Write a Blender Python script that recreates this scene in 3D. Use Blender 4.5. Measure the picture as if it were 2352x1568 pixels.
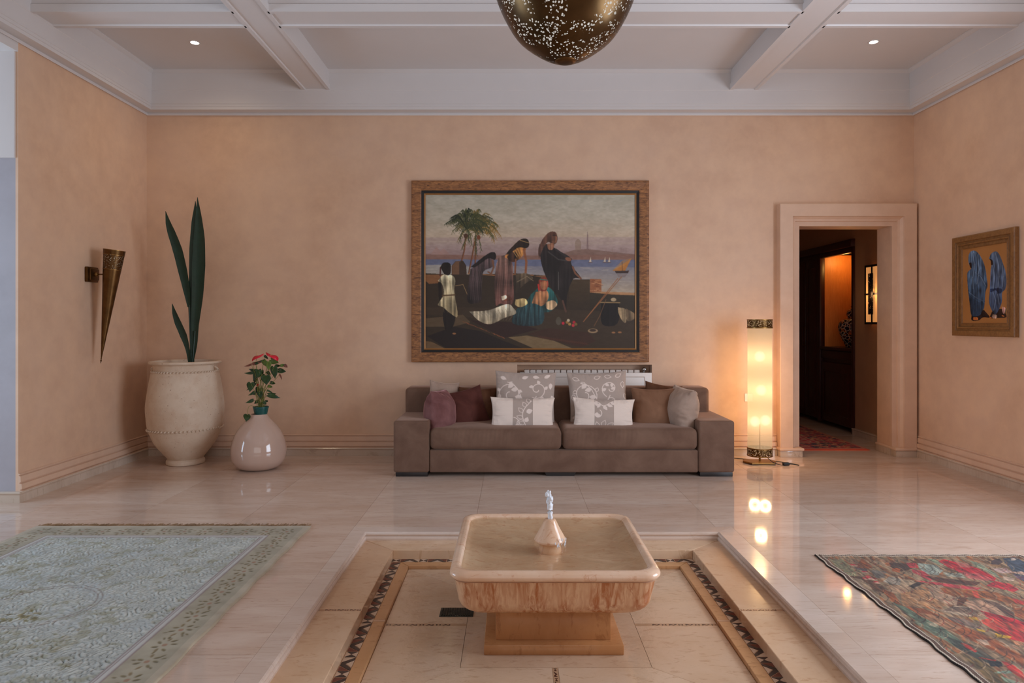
import bpy, bmesh, math, random
import numpy as np
from mathutils import Vector, Matrix, noise as mnoise

random.seed(7); RNG = np.random.RandomState(7)
SC = bpy.context.scene
COL = SC.collection
for o in list(bpy.data.objects): bpy.data.objects.remove(o)
PI = math.pi
rad = math.radians

# ------------------------------------------------------------------ camera
F = 1560.0; VX = 1177.0; VY = 740.0; H = 1.30
cam = bpy.data.cameras.new('camera'); cam_o = bpy.data.objects.new('camera', cam); COL.objects.link(cam_o)
cam.sensor_width = 36.0; cam.lens = F/2352*36.0
cam.shift_x = -(VX-1176)/2352; cam.shift_y = -(784-VY)/2352
cam_o.location = (0, 0, H); cam_o.rotation_euler = (PI/2, 0, 0)
cam.clip_start = 0.05; SC.camera = cam_o

# ------------------------------------------------------------------ world, exposure
w = bpy.data.worlds.new('world'); SC.world = w; w.use_nodes = True
w.node_tree.nodes['Background'].inputs[0].default_value = (0.55, 0.68, 0.9, 1)
w.node_tree.nodes['Background'].inputs[1].default_value = 1.0
SC.view_settings.view_transform = 'Standard'; SC.view_settings.look = 'None'
SC.view_settings.gamma = 1.0; SC.view_settings.use_curve_mapping = False
SC.view_settings.exposure = -0.20
SC.cycles.use_denoising = True
SC.cycles.max_bounces = 8; SC.cycles.diffuse_bounces = 5; SC.cycles.glossy_bounces = 4
SC.cycles.transmission_bounces = 6; SC.cycles.transparent_max_bounces = 12
SC.cycles.caustics_reflective = False; SC.cycles.caustics_refractive = False
SC.cycles.sample_clamp_indirect = 4.0

# ------------------------------------------------------------------ daylight through the side windows, warm fill at the front
def area_light(name, loc, direction, sx, sy, power, color, spread=180):
    l = bpy.data.lights.new(name, 'AREA'); l.shape = 'RECTANGLE'; l.size = sx; l.size_y = sy
    l.energy = power; l.color = color; l.spread = rad(spread)
    o = bpy.data.objects.new(name, l); COL.objects.link(o); o.location = loc
    o.rotation_euler = Vector(direction).to_track_quat('-Z', 'Y').to_euler()
    return o
DAY = (0.76, 0.86, 1.0)
area_light('daylight_right', (4.02, 2.4, 1.5), (-1, 0, 0), 2.4, 2.2, 190, DAY)
area_light('warm_fill_front', (0.2, -2.7, 1.6), (-.12, 1, 0), 4.4, 2.2, 36, (1.0, 0.80, 0.58))  # warm indoor ambient added as fill, not daylight
area_light('daylight_left', (-6.6, 3.2, 1.5), (1, 0, 0), 2.6, 2.2, 165, (0.60, 0.79, 1.0))
def spot(name, loc, power, color, size=150, blend=0.7, radius=0.03):
    l = bpy.data.lights.new(name, 'SPOT'); l.energy = power; l.color = color
    l.spot_size = rad(size); l.spot_blend = blend; l.shadow_soft_size = radius
    o = bpy.data.objects.new(name, l); COL.objects.link(o); o.location = loc
    return o
def point(name, loc, power, color, radius=0.03):
    l = bpy.data.lights.new(name, 'POINT'); l.energy = power; l.color = color; l.shadow_soft_size = radius
    o = bpy.data.objects.new(name, l); COL.objects.link(o); o.location = loc
    return o
LAMP_W, PEND_W, DOWN_W, HALL_W = 12.0, 3.0, 14.0, 2.2     # lamp watts; the pendant's is an added glow for its holes

# ------------------------------------------------------------------ helpers
def P(px, py, Y):
    return Vector(((px-VX)*Y/F, Y, H-(py-VY)*Y/F))
def floor_pt(px, py, z=0.0):
    Y = F*(H-z)/(py-VY); return ((px-VX)*Y/F, Y)
def lin(c):
    c = np.asarray(c, dtype=float)/255.0
    return np.where(c <= 0.04045, c/12.92, ((c+0.055)/1.055)**2.4)
def L(r, g, b):
    v = lin((r, g, b)); return (float(v[0]), float(v[1]), float(v[2]), 1.0)

def tag(o, label=None, cat=None, group=None, kind=None):
    if label: o['label'] = label
    if cat: o['category'] = cat
    if group: o['group'] = group
    if kind: o['kind'] = kind
    return o
def empty(name, loc=(0, 0, 0), label=None, cat=None, group=None, kind=None, rz=0):
    o = bpy.data.objects.new(name, None); COL.objects.link(o); o.location = loc; o.rotation_euler = (0, 0, rz)
    return tag(o, label, cat, group, kind)
def link(name, me, mat=None, parent=None, smooth=None):
    if mat is not None:
        me.materials.clear() if len(me.materials) else None
        me.materials.append(mat)
    o = bpy.data.objects.new(name, me); COL.objects.link(o)
    if parent is not None:
        o.parent = parent
        o.matrix_parent_inverse = (Matrix.Translation(parent.location) @ parent.rotation_euler.to_matrix().to_4x4()).inverted() if WORLD_CHILD else Matrix.Identity(4)
    if smooth is not None:
        me.polygons.foreach_set('use_smooth', [True]*len(me.polygons))
        if smooth > 0:
            me.update(); me.set_sharp_from_angle(angle=rad(smooth))
    return o
WORLD_CHILD = True     # child meshes are given in world coordinates, unless switched off
def from_bm(name, bm, mat=None, parent=None, smooth=None):
    me = bpy.data.meshes.new(name); bmesh.ops.recalc_face_normals(bm, faces=bm.faces)
    bm.to_mesh(me); bm.free()
    return link(name, me, mat, parent, smooth)
def bm_box(bm, x0, x1, y0, y1, z0, z1, bev=0.0, seg=2):
    r = bmesh.ops.create_cube(bm, size=1.0)
    for v in r['verts']:
        v.co = Vector((x0+(v.co.x+.5)*(x1-x0), y0+(v.co.y+.5)*(y1-y0), z0+(v.co.z+.5)*(z1-z0)))
    if bev > 0:
        es = list({e for v in r['verts'] for e in v.link_edges})
        bmesh.ops.bevel(bm, geom=es, offset=bev, segments=seg, affect='EDGES', profile=0.5, clamp_overlap=True)
def box(name, x0, x1, y0, y1, z0, z1, mat, parent=None, bev=0.0, seg=2):
    bm = bmesh.new(); bm_box(bm, x0, x1, y0, y1, z0, z1, bev, seg)
    return from_bm(name, bm, mat, parent, 40 if bev > 0 else None)
def boxes(name, lst, mat, parent=None, bev=0.0):
    bm = bmesh.new()
    for b in lst: bm_box(bm, *b, bev)
    return from_bm(name, bm, mat, parent, 40 if bev > 0 else None)
def poly_prism(bm, pts, z0, z1):
    lo = [bm.verts.new((x, y, z0)) for x, y in pts]; hi = [bm.verts.new((x, y, z1)) for x, y in pts]
    bm.faces.new(hi); bm.faces.new(lo[::-1])
    n = len(pts)
    for i in range(n): bm.faces.new((lo[i], lo[(i+1) % n], hi[(i+1) % n], hi[i]))
def area2(pts):
    return sum(pts[i][0]*pts[(i+1) % len(pts)][1]-pts[(i+1) % len(pts)][0]*pts[i][1] for i in range(len(pts)))
def inset(pts, d):
    if area2(pts) < 0: pts = pts[::-1]
    n = len(pts); out = []
    for i in range(n):
        p0, p1, p2 = Vector(pts[i-1]), Vector(pts[i]), Vector(pts[(i+1) % n])
        d1 = (p1-p0).normalized(); d2 = (p2-p1).normalized()
        n1 = Vector((-d1.y, d1.x)); n2 = Vector((-d2.y, d2.x))
        k = 1+n1.dot(n2)
        q = p1+(n1+n2)*(d/max(k, .2)); out.append((q.x, q.y))
    return out
def prism(name, pts, z0, z1, mat, parent=None, gap=0.0, bev=0.0):
    bm = bmesh.new(); poly_prism(bm, inset(pts, gap) if gap else pts, z0, z1)
    if bev:
        bmesh.ops.recalc_face_normals(bm, faces=bm.faces)
        es = [e for e in bm.edges if all(abs(v.co.z-z1) < 1e-6 for v in e.verts)]
        bmesh.ops.bevel(bm, geom=es, offset=bev, segments=2, affect='EDGES', profile=0.5)
    return from_bm(name, bm, mat, parent, None)
def lathe(name, prof, cx, cy, mat, parent=None, n=64, smooth=50, closed=False, wob=None, tilt=None):
    bm = bmesh.new(); rings = []
    for r, z in prof:
        if r < 1e-6: rings.append([bm.verts.new((0, 0, z))]); continue
        rings.append([bm.verts.new((r*math.cos(2*PI*k/n), r*math.sin(2*PI*k/n), z)) for k in range(n)])
    def conn(a, b):
        if len(a) == 1 and len(b) == 1: return
        for k in range(n):
            k2 = (k+1) % n
            if len(a) == 1: bm.faces.new((a[0], b[k], b[k2]))
            elif len(b) == 1: bm.faces.new((a[k], b[0], a[k2]))
            else: bm.faces.new((a[k], a[k2], b[k2], b[k]))
    for i in range(len(rings)-1): conn(rings[i], rings[i+1])
    if closed: conn(rings[-1], rings[0])
    if wob:
        for v in bm.verts: v.co = wob(v.co)
    if tilt is not None: bmesh.ops.transform(bm, matrix=tilt, verts=bm.verts)
    for v in bm.verts: v.co += Vector((cx, cy, 0))
    return from_bm(name, bm, mat, parent, smooth)
def spline(pts, n=12):
    """Catmull-Rom through points"""
    pts = [Vector(p) for p in pts]; out = []
    for i in range(len(pts)-1):
        p0 = pts[i-1] if i else pts[0]*2-pts[1]; p1 = pts[i]; p2 = pts[i+1]
        p3 = pts[i+2] if i+2 < len(pts) else pts[-1]*2-pts[-2]
        for k in range(n):
            t = k/n
            out.append(0.5*((2*p1)+(p2-p0)*t+(2*p0-5*p1+4*p2-p3)*t*t+(3*p1-p0-3*p2+p3)*t**3))
    out.append(pts[-1]); return out
def smooth_profile(pts, n=6):
    q = spline([(a, b, 0) for a, b in pts], n); return [(max(v.x, 0.0), v.y) for v in q]
def bm_tube(bm, pts, r, n=8, cap=True):
    pts = [Vector(p) for p in pts]; rings = []
    up = Vector((0, 0, 1))
    for i, p in enumerate(pts):
        d = (pts[min(i+1, len(pts)-1)]-pts[max(i-1, 0)]).normalized()
        a = d.cross(up)
        if a.length < 1e-3: a = d.cross(Vector((0, 1, 0)))
        a.normalize(); b = d.cross(a).normalized()
        rr = r(i/(len(pts)-1)) if callable(r) else r
        rings.append([bm.verts.new(p+a*rr*math.cos(2*PI*k/n)+b*rr*math.sin(2*PI*k/n)) for k in range(n)])
    for i in range(len(rings)-1):
        for k in range(n):
            bm.faces.new((rings[i][k], rings[i][(k+1) % n], rings[i+1][(k+1) % n], rings[i+1][k]))
    if cap: bm.faces.new(rings[0]); bm.faces.new(rings[-1])
def tube(name, pts, r, mat, parent=None, n=8):
    bm = bmesh.new(); bm_tube(bm, pts, r, n); return from_bm(name, bm, mat, parent, 60)
def sweep(name, path, prof, fn, mat, parent=None, closed=False, smooth=None, split=False):
    """path: 2-D points; prof: list of (offset to the left of the path, depth); fn maps (a,b,depth) to a world point."""
    n = len(path); rings = []
    for i in range(n):
        p = Vector(path[i])
        d1 = (p-Vector(path[i-1])).normalized() if (i or closed) else None
        d2 = (Vector(path[(i+1) % n])-p).normalized() if (i < n-1 or closed) else None
        d1 = d1 or d2; d2 = d2 or d1
        n1 = Vector((-d1.y, d1.x)); n2 = Vector((-d2.y, d2.x)); m = (n1+n2)/max(1+n1.dot(n2), .1)
        rings.append([fn(p.x+m.x*o, p.y+m.y*o, d) for o, d in prof])
    segs = n if closed else n-1
    if split:
        out = []
        for i in range(segs):
            bm = bmesh.new(); A = [bm.verts.new(v) for v in rings[i]]; B = [bm.verts.new(v) for v in rings[(i+1) % n]]
            for k in range(len(prof)-1): bm.faces.new((A[k], A[k+1], B[k+1], B[k]))
            bm.faces.new(A); bm.faces.new(B); out.append(from_bm(name if isinstance(name, str) else name[i], bm, mat, parent, smooth))
        return out
    bm = bmesh.new(); R = [[bm.verts.new(v) for v in r] for r in rings]
    for i in range(segs):
        A, B = R[i], R[(i+1) % n]
        for k in range(len(prof)-1): bm.faces.new((A[k], A[k+1], B[k+1], B[k]))
    if not closed: bm.faces.new(R[0]); bm.faces.new(R[-1])
    return from_bm(name, bm, mat, parent, smooth)
def grid_mesh(name, Pn, C=None, mat=None, parent=None, smooth=True, weld=False, extra=None):
    """Pn: list of (ny,nx,3) arrays; C: matching sRGB 0..255 colour arrays"""
    vs = []; fs = []; cs = []; off = 0
    for i, Pa in enumerate(Pn):
        ny, nx, _ = Pa.shape; vs.append(Pa.reshape(-1, 3))
        idx = np.arange(ny*nx).reshape(ny, nx)+off
        q = np.stack([idx[:-1, :-1], idx[:-1, 1:], idx[1:, 1:], idx[1:, :-1]], -1).reshape(-1, 4)
        if i % 2 == 1: q = q[:, ::-1]
        fs.append(q); off += ny*nx
        if C is not None:
            a = np.ones((ny*nx, 4)); a[:, :3] = lin(np.clip(C[i], 0, 255)).reshape(-1, 3); cs.append(a)
    V = np.concatenate(vs); Q = np.concatenate(fs)
    me = bpy.data.meshes.new(name)
    me.vertices.add(len(V)); me.vertices.foreach_set('co', V.astype(np.float32).ravel())
    me.loops.add(Q.size); me.loops.foreach_set('vertex_index', Q.astype(np.int32).ravel())
    me.polygons.add(len(Q)); me.polygons.foreach_set('loop_start', np.arange(0, Q.size, 4, dtype=np.int32))
    me.polygons.foreach_set('loop_total', np.full(len(Q), 4, dtype=np.int32))
    me.update(calc_edges=True)
    if C is not None:
        at = me.color_attributes.new('Col', 'FLOAT_COLOR', 'POINT')
        at.data.foreach_set('color', np.concatenate(cs).astype(np.float32).ravel())
    if weld:
        bm = bmesh.new(); bm.from_mesh(me); bmesh.ops.remove_doubles(bm, verts=bm.verts, dist=2e-5)
        bmesh.ops.recalc_face_normals(bm, faces=bm.faces); bm.to_mesh(me); bm.free()
    o = link(name, me, mat, parent, 0 if smooth else None)
    return o

# ------------------------------------------------------------------ materials
MATS = {}
class NT:
    def __init__(s, name):
        s.m = bpy.data.materials.new(name); s.m.use_nodes = True; s.t = s.m.node_tree
        s.b = s.t.nodes['Principled BSDF']; s.out = s.t.nodes['Material Output']
    def n(s, kind, **kw):
        nd = s.t.nodes.new(kind)
        for k, v in kw.items():
            if k.startswith('i_'):
                key = k[2:].replace('_', ' '); nd.inputs[key].default_value = v
            else: setattr(nd, k, v)
        return nd
    def l(s, a, b): s.t.links.new(a, b)
    def coord(s, kind='Object', scale=(1, 1, 1), rot=(0, 0, 0), loc=(0, 0, 0)):
        tc = s.n('ShaderNodeTexCoord'); mp = s.n('ShaderNodeMapping')
        mp.inputs['Scale'].default_value = scale; mp.inputs['Rotation'].default_value = rot; mp.inputs['Location'].default_value = loc
        s.l(tc.outputs[kind], mp.inputs['Vector']); return mp.outputs['Vector']
    def geo(s, scale=(1, 1, 1)):
        g = s.n('ShaderNodeNewGeometry'); mp = s.n('ShaderNodeMapping'); mp.inputs['Scale'].default_value = scale
        s.l(g.outputs['Position'], mp.inputs['Vector']); return mp.outputs['Vector']
    def noise(s, vec, scale, detail=4, rough=.55, dist=0.0):
        nd = s.n('ShaderNodeTexNoise'); nd.inputs['Scale'].default_value = scale; nd.inputs['Detail'].default_value = detail
        nd.inputs['Roughness'].default_value = rough; nd.inputs['Distortion'].default_value = dist
        s.l(vec, nd.inputs['Vector']); return nd.outputs['Fac']
    def ramp(s, fac, stops, interp='LINEAR'):
        r = s.n('ShaderNodeValToRGB'); cr = r.color_ramp; cr.interpolation = interp
        while len(cr.elements) > 1: cr.elements.remove(cr.elements[-1])
        cr.elements[0].position = stops[0][0]; cr.elements[0].color = stops[0][1]
        for p, c in stops[1:]:
            e = cr.elements.new(p); e.color = c
        s.l(fac, r.inputs['Fac']); return r.outputs['Color']
    def mix(s, fac, a, b, mode='MIX'):
        m = s.n('ShaderNodeMix', data_type='RGBA', blend_type=mode)
        for inp, v in ((m.inputs[0], fac), (m.inputs[6], a), (m.inputs[7], b)):
            if isinstance(v, (int, float, tuple)): inp.default_value = v
            else: s.l(v, inp)
        return m.outputs[2]
    def math(s, op, a, b=0.0):
        m = s.n('ShaderNodeMath', operation=op)
        for inp, v in ((m.inputs[0], a), (m.inputs[1], b)):
            if isinstance(v, (int, float)): inp.default_value = v
            else: s.l(v, inp)
        return m.outputs[0]
    def bump(s, h, strength=.2, dist=.01):
        b = s.n('ShaderNodeBump'); b.inputs['Strength'].default_value = strength; b.inputs['Distance'].default_value = dist
        s.l(h, b.inputs['Height']); s.l(b.outputs['Normal'], s.b.inputs['Normal'])
    def base(s, c, rough=.5, metal=0.0, spec=.5, sheen=0.0, coat=0.0):
        if isinstance(c, tuple): s.b.inputs['Base Color'].default_value = c
        else: s.l(c, s.b.inputs['Base Color'])
        if isinstance(rough, (int, float)): s.b.inputs['Roughness'].default_value = rough
        else: s.l(rough, s.b.inputs['Roughness'])
        s.b.inputs['Metallic'].default_value = metal; s.b.inputs['Specular IOR Level'].default_value = spec
        s.b.inputs['Sheen Weight'].default_value = sheen; s.b.inputs['Coat Weight'].default_value = coat
        return s
BW = lambda v: (v, v, v, 1)

def m_plaster(name, c1, c2, c3, bump=.12):
    t = NT(name); v = t.geo()
    a = t.noise(v, 1.3, 6, .62, .4); b = t.noise(v, 7, 5, .6); f = t.noise(t.geo((1, 1, 1)), 45, 4, .6)
    col = t.mix(t.ramp(a, [(.32, BW(0)), (.7, BW(1))]), c1, c2)
    col = t.mix(t.math('MULTIPLY', t.ramp(b, [(.36, BW(0)), (.7, BW(1))]), .55), col, c3)
    t.base(col, .52, spec=.35); t.bump(t.mix(.35, b, f), bump, .006); return t.m
def m_marble(name, c1, c2, vein, rough=.1, stretch=(1.0, 4.0, 1.0), varied=True, wet=0.0, bump=0.0):
    t = NT(name); v = t.geo(stretch)
    a = t.noise(v, 1.1, 5, .6, .6); b = t.noise(t.geo((stretch[0]*2, stretch[1]*6, 2)), 3.2, 6, .7, .8)
    col = t.mix(t.ramp(a, [(.3, BW(0)), (.72, BW(1))]), c1, c2)
    col = t.mix(t.math('MULTIPLY', t.ramp(b, [(.56, BW(0)), (.64, BW(1)), (.70, BW(.25))]), .5), col, vein)
    cl = t.noise(t.geo((stretch[0]*.7, stretch[1]*.8, 1)), 2.3, 5, .65, 1.0)
    col = t.mix(t.math('MULTIPLY', t.ramp(cl, [(.42, BW(0)), (.7, BW(1))]), .38), col, t.mix(.5, c1, vein))
    if varied:
        oi = t.n('ShaderNodeObjectInfo')
        col = t.mix(t.math('MULTIPLY', oi.outputs['Random'], .5), col, t.mix(1.0, col, L(228, 214, 204), 'MULTIPLY'))
    rr = t.ramp(t.noise(t.geo(), 5, 3), [(.3, BW(rough*.8)), (.7, BW(rough*1.4))])
    t.base(col, rr, spec=.5, coat=wet); return t.m
def m_flat(name, c, rough=.5, metal=0.0, spec=.5, var=.08, scale=9, bump=0.0, sheen=0.0, coat=0.0):
    t = NT(name); v = t.coord('Object')
    n = t.noise(v, scale, 4, .6); d = tuple(x*(1-var*2.2) for x in c[:3])+(1,)
    col = t.mix(t.ramp(n, [(.3, BW(0)), (.7, BW(1))]), d, c)
    t.base(col, rough, metal, spec, sheen, coat)
    if bump: t.bump(t.noise(v, scale*9, 4), bump, .004)
    return t.m
def m_paint(name, rough=.5, bumps=.1, scale=300, sheen=0.0):
    t = NT(name); a = t.n('ShaderNodeAttribute'); a.attribute_name = 'Col'
    t.base(a.outputs['Color'], rough, sheen=sheen, spec=.4); t.bump(t.noise(t.coord('Object'), scale, 3), bumps, .002); return t.m
def m_velvet(name, c, c2, sheen=.9):
    t = NT(name); v = t.coord('Object'); n = t.noise(v, 5, 5, .6, .5); n2 = t.noise(v, 60, 3)
    col = t.mix(t.ramp(n, [(.35, BW(0)), (.68, BW(1))]), c, c2)
    t.base(col, .85, spec=.2, sheen=sheen); t.b.inputs['Sheen Roughness'].default_value = .35
    t.b.inputs['Sheen Tint'].default_value = tuple(min(1, x*2.2+.1) for x in c2[:3])+(1,)
    t.bump(n2, .15, .002); return t.m
def m_pierced(name, c, scale, thr, rough=.35, cluster=None):
    t = NT(name); v = t.coord('Object')
    nd = t.n('ShaderNodeTexNoise'); nd.inputs['Scale'].default_value = scale*.35; t.l(v, nd.inputs['Vector'])
    wv = t.n('ShaderNodeVectorMath', operation='MULTIPLY_ADD'); t.l(nd.outputs['Color'], wv.inputs[0])
    wv.inputs[1].default_value = (1.6/scale,)*3; t.l(v, wv.inputs[2])
    vo = t.n('ShaderNodeTexVoronoi'); vo.inputs['Scale'].default_value = scale; t.l(wv.outputs[0], vo.inputs['Vector'])
    hole = t.math('LESS_THAN', vo.outputs['Distance'], thr)
    if cluster:
        cl = t.noise(v, cluster, 2, .5, 1.5)
        hole = t.math('MULTIPLY', hole, t.math('GREATER_THAN', cl, .47))
    n = t.noise(v, 12, 4)
    t.base(t.mix(n, tuple(x*.35 for x in c[:3])+(1,), c), rough, .9)
    t.l(t.math('SUBTRACT', 1.0, hole), t.b.inputs['Alpha']); return t.m
def m_wood(name, c1, c2, axis=(1, 1, 8), rough=.35):
    t = NT(name); v = t.coord('Object', axis); n = t.noise(v, 6, 6, .65, 1.2)
    t.base(t.mix(t.ramp(n, [(.3, BW(0)), (.7, BW(1))]), c1, c2), rough); t.bump(n, .06, .003); return t.m

M_wall = m_plaster('pink_plaster', L(206, 168, 140), L(217, 183, 157), L(228, 192, 160))
M_trimp = m_plaster('pink_plaster_moulding', L(208, 172, 146), L(216, 184, 160), L(226, 192, 166), .05)
M_grey = m_plaster('grey_plaster', L(158, 152, 156), L(168, 162, 166), L(172, 166, 172))
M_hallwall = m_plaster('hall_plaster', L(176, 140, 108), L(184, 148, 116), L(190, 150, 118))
M_white = m_flat('white_ceiling_paint', L(216, 211, 209), .45, var=.012, scale=3)
M_floor = m_marble('cream_marble', L(208, 184, 166), L(222, 204, 190), L(160, 124, 98), .055)
M_kerb = m_marble('pale_marble_kerb', L(206, 186, 170), L(218, 200, 188), L(180, 152, 130), .12)
M_pool = m_marble('ochre_wet_marble', L(214, 178, 142), L(224, 194, 164), L(178, 132, 90), .14, (2, 2, 2))
M_poolf = m_marble('wet_pool_floor_marble', L(230, 194, 162), L(238, 208, 184), L(184, 138, 104), .10, (2, 2, 2))
M_rims = m_marble('ochre_rim_marble', L(196, 146, 98), L(208, 162, 116), L(150, 104, 64), .16, (2, 2, 2))
M_pale = m_marble('basin_rim_marble', L(222, 184, 152), L(232, 202, 176), L(190, 120, 76), .10, (3, 3, 3), False)
M_skirt = m_marble('grey_marble_skirting', L(198, 180, 162), L(214, 198, 182), L(158, 134, 112), .14)
M_grout = m_flat('grout', L(170, 138, 112), .7, var=.03)
M_brass = m_flat('aged_brass', L(112, 80, 46), .36, .95, var=.2, scale=14)
M_black = m_flat('black_rubber', L(22, 22, 22), .5, var=.05)
M_gold = m_flat('brass_plate', L(146, 108, 58), .38, .85, var=.08)
M_frame = m_wood('distressed_golden_wood', L(70, 36, 20), L(182, 124, 74), (2.4, 4, 10), .5)
M_liner = m_flat('black_lacquer', L(18, 14, 14), .4)
M_fillet = m_flat('gilt_fillet', L(168, 118, 66), .4, .3)
M_sofa = m_velvet('taupe_velvet', L(104, 78, 64), L(122, 95, 79), .7)
M_foot = m_flat('black_sofa_foot', L(34, 30, 30), .4)
M_darkwood = m_wood('mahogany', L(42, 12, 10), L(66, 20, 15), (3, 3, 1), .4)
M_green_pot = m_flat('green_plastic', L(20, 84, 80), .35)
M_leaf = m_flat('dark_leaf', L(28, 58, 44), .42, var=.15, scale=20)
M_antleaf = m_flat('anthurium_leaf', L(44, 74, 26), .35, var=.25, scale=25)
M_antleaf2 = m_flat('bright_anthurium_leaf', L(96, 120, 40), .38, var=.2, scale=25)
M_oldflower = m_flat('faded_flower', L(128, 70, 50), .5, var=.2, scale=30)
M_red = m_flat('red_spathe', L(226, 34, 58), .3, var=.06)
M_stem = m_flat('green_stem', L(128, 132, 60), .5, var=.1)
M_radiator = m_flat('white_enamel', L(226, 214, 204), .35, var=.02)
M_chrome = m_flat('chrome', L(190, 186, 182), .2, .9)

# ------------------------------------------------------------------ raster painting in numpy (colours carried by mesh vertices)
def vnoise(h, w_, cell, seed=0, oct=3):
    r = np.random.RandomState(seed); out = np.zeros((h, w_)); amp = 1.0; tot = 0
    for k in range(oct):
        cy = cell[0]/2**k; cx = cell[1]/2**k
        gh, gw = int(h/cy)+3, int(w_/cx)+3; g = r.rand(gh, gw)
        y = np.arange(h)/cy; x = np.arange(w_)/cx
        yi = y.astype(int); xi = x.astype(int); fy = (y-yi)[:, None]; fx = (x-xi)[None, :]
        fy = fy*fy*(3-2*fy); fx = fx*fx*(3-2*fx)
        a = g[yi][:, xi]; b = g[yi][:, xi+1]; c = g[yi+1][:, xi]; d = g[yi+1][:, xi+1]
        out += amp*((a*(1-fx)+b*fx)*(1-fy)+(c*(1-fx)+d*fx)*fy); tot += amp; amp *= .5
    return out/tot
class Canvas:
    def __init__(s, w_, h, c, T=None):
        s.w, s.h = w_, h; s.a = np.zeros((h, w_, 3)); s.a[:] = c
        s.T = T or (lambda x, y: (x, y)); s.Y, s.X = np.mgrid[0:h, 0:w_].astype(float)
    def win(s, xs, ys, m=2):
        x0 = max(int(min(xs)-m), 0); x1 = min(int(max(xs)+m)+1, s.w); y0 = max(int(min(ys)-m), 0); y1 = min(int(max(ys)+m)+1, s.h)
        return (slice(y0, y1), slice(x0, x1)) if x1 > x0 and y1 > y0 else None
    def put(s, sl, mask, c, al=1.0):
        m = np.clip(mask*al, 0, 1)[..., None]; s.a[sl] = s.a[sl]*(1-m)+np.array(c, float)*m
    def poly(s, pts, c, al=1.0, c2=None, fold=0.0):
        if fold:
            old = s.a.copy(); s.poly(pts, c, al, c2)
            m = (np.abs(s.a-old).sum(-1) > .5)[..., None]
            if not hasattr(s, 'N'): s.N = (vnoise(s.h, s.w, (s.h/7, 4), 91, 2)-.5)[..., None]+.5*(vnoise(s.h, s.w, (s.h/14, s.w/14), 92, 2)-.5)[..., None]
            s.a = np.where(m, s.a*(1+fold*s.N), s.a); return
        q = [s.T(*p) for p in pts]; xs = [p[0] for p in q]; ys = [p[1] for p in q]; sl = s.win(xs, ys)
        if sl is None: return
        X, Y = s.X[sl], s.Y[sl]; acc = np.zeros(X.shape)
        for dx, dy in ((-.25, -.25), (.25, -.25), (-.25, .25), (.25, .25)):
            ins = np.zeros(X.shape, bool); n = len(q)
            for i in range(n):
                (x1, y1), (x2, y2) = q[i], q[(i+1) % n]
                if y1 == y2: continue
                cnd = ((y1 > Y+dy) != (y2 > Y+dy)) & (X+dx < (x2-x1)*(Y+dy-y1)/(y2-y1)+x1); ins ^= cnd
            acc += ins
        if c2 is not None:
            t = ((Y-min(ys))/max(max(ys)-min(ys), 1e-6))[..., None]; cc = np.array(c, float)*(1-t)+np.array(c2, float)*t
            m = np.clip(acc/4*al, 0, 1)[..., None]; s.a[sl] = s.a[sl]*(1-m)+cc*m
        else: s.put(sl, acc/4, c, al)
    def line(s, pts, wd, c, al=1.0, raw=False):
        q = list(pts) if raw else [s.T(*p) for p in pts]
        for (x1, y1), (x2, y2) in zip(q[:-1], q[1:]):
            sl = s.win((x1, x2), (y1, y2), wd+2)
            if sl is None: continue
            X, Y = s.X[sl], s.Y[sl]; dx, dy = x2-x1, y2-y1; L2 = dx*dx+dy*dy+1e-9
            t = np.clip(((X-x1)*dx+(Y-y1)*dy)/L2, 0, 1); d = np.hypot(X-x1-t*dx, Y-y1-t*dy)
            s.put(sl, np.clip(wd/2+.5-d, 0, 1), c, al)
    def ell(s, x, y, rx, ry, ang, c, al=1.0, ring=None, raw=False):
        if not raw: x, y = s.T(x, y)
        r = max(rx, ry); sl = s.win((x-r, x+r), (y-r, y+r), 3)
        if sl is None: return
        X, Y = s.X[sl]-x, s.Y[sl]-y; ca, sa = math.cos(ang), math.sin(ang)
        u = (X*ca+Y*sa)/rx; v = (-X*sa+Y*ca)/ry; d = np.sqrt(u*u+v*v)
        mr = min(rx, ry)
        if ring: m = np.clip(ring/2+.5-abs(d-1)*mr, 0, 1)
        else: m = np.clip((1-d)*mr+.5, 0, 1)
        s.put(sl, m, c, al)
    def leaf(s, x, y, ln, wd, ang, c, ring=False, al=1.0):
        ca, sa = math.cos(ang), math.sin(ang); pts = []
        for k in range(9): t = k/8; pts.append((t*ln, wd*math.sin(PI*t**.8)))
        for k in range(7, 0, -1): t = k/8; pts.append((t*ln, -wd*math.sin(PI*t**.8)))
        q = [(x+a*ca-b*sa, y+a*sa+b*ca) for a, b in pts]
        if ring: s.line(q+[q[0]], ring, c, al, raw=True)
        else:
            T = s.T; s.T = lambda a, b: (a, b); s.poly(q, c, al); s.T = T

# ================================================================== THE SETTING
XL, XR, YB, YF0, ZC = -3.58, 3.93, 6.65, -2.6, 3.73
ZW = 3.325                       # underside of the cornice
CX, CY = 0.18, 3.19              # centre of pool and fountain
YE = 4.92                        # where the left wall ends
KX0, KX1, KY0, KY1 = -1.005, 1.395, 2.07, 4.32    # outer edge of the pool kerb
DX0, DX1, DZ = 2.792, 3.705, 2.242               # doorway
NX0, NX1, NZ0, NZ1 = 0.047, 1.366, 0.15, 0.886   # radiator niche

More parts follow.
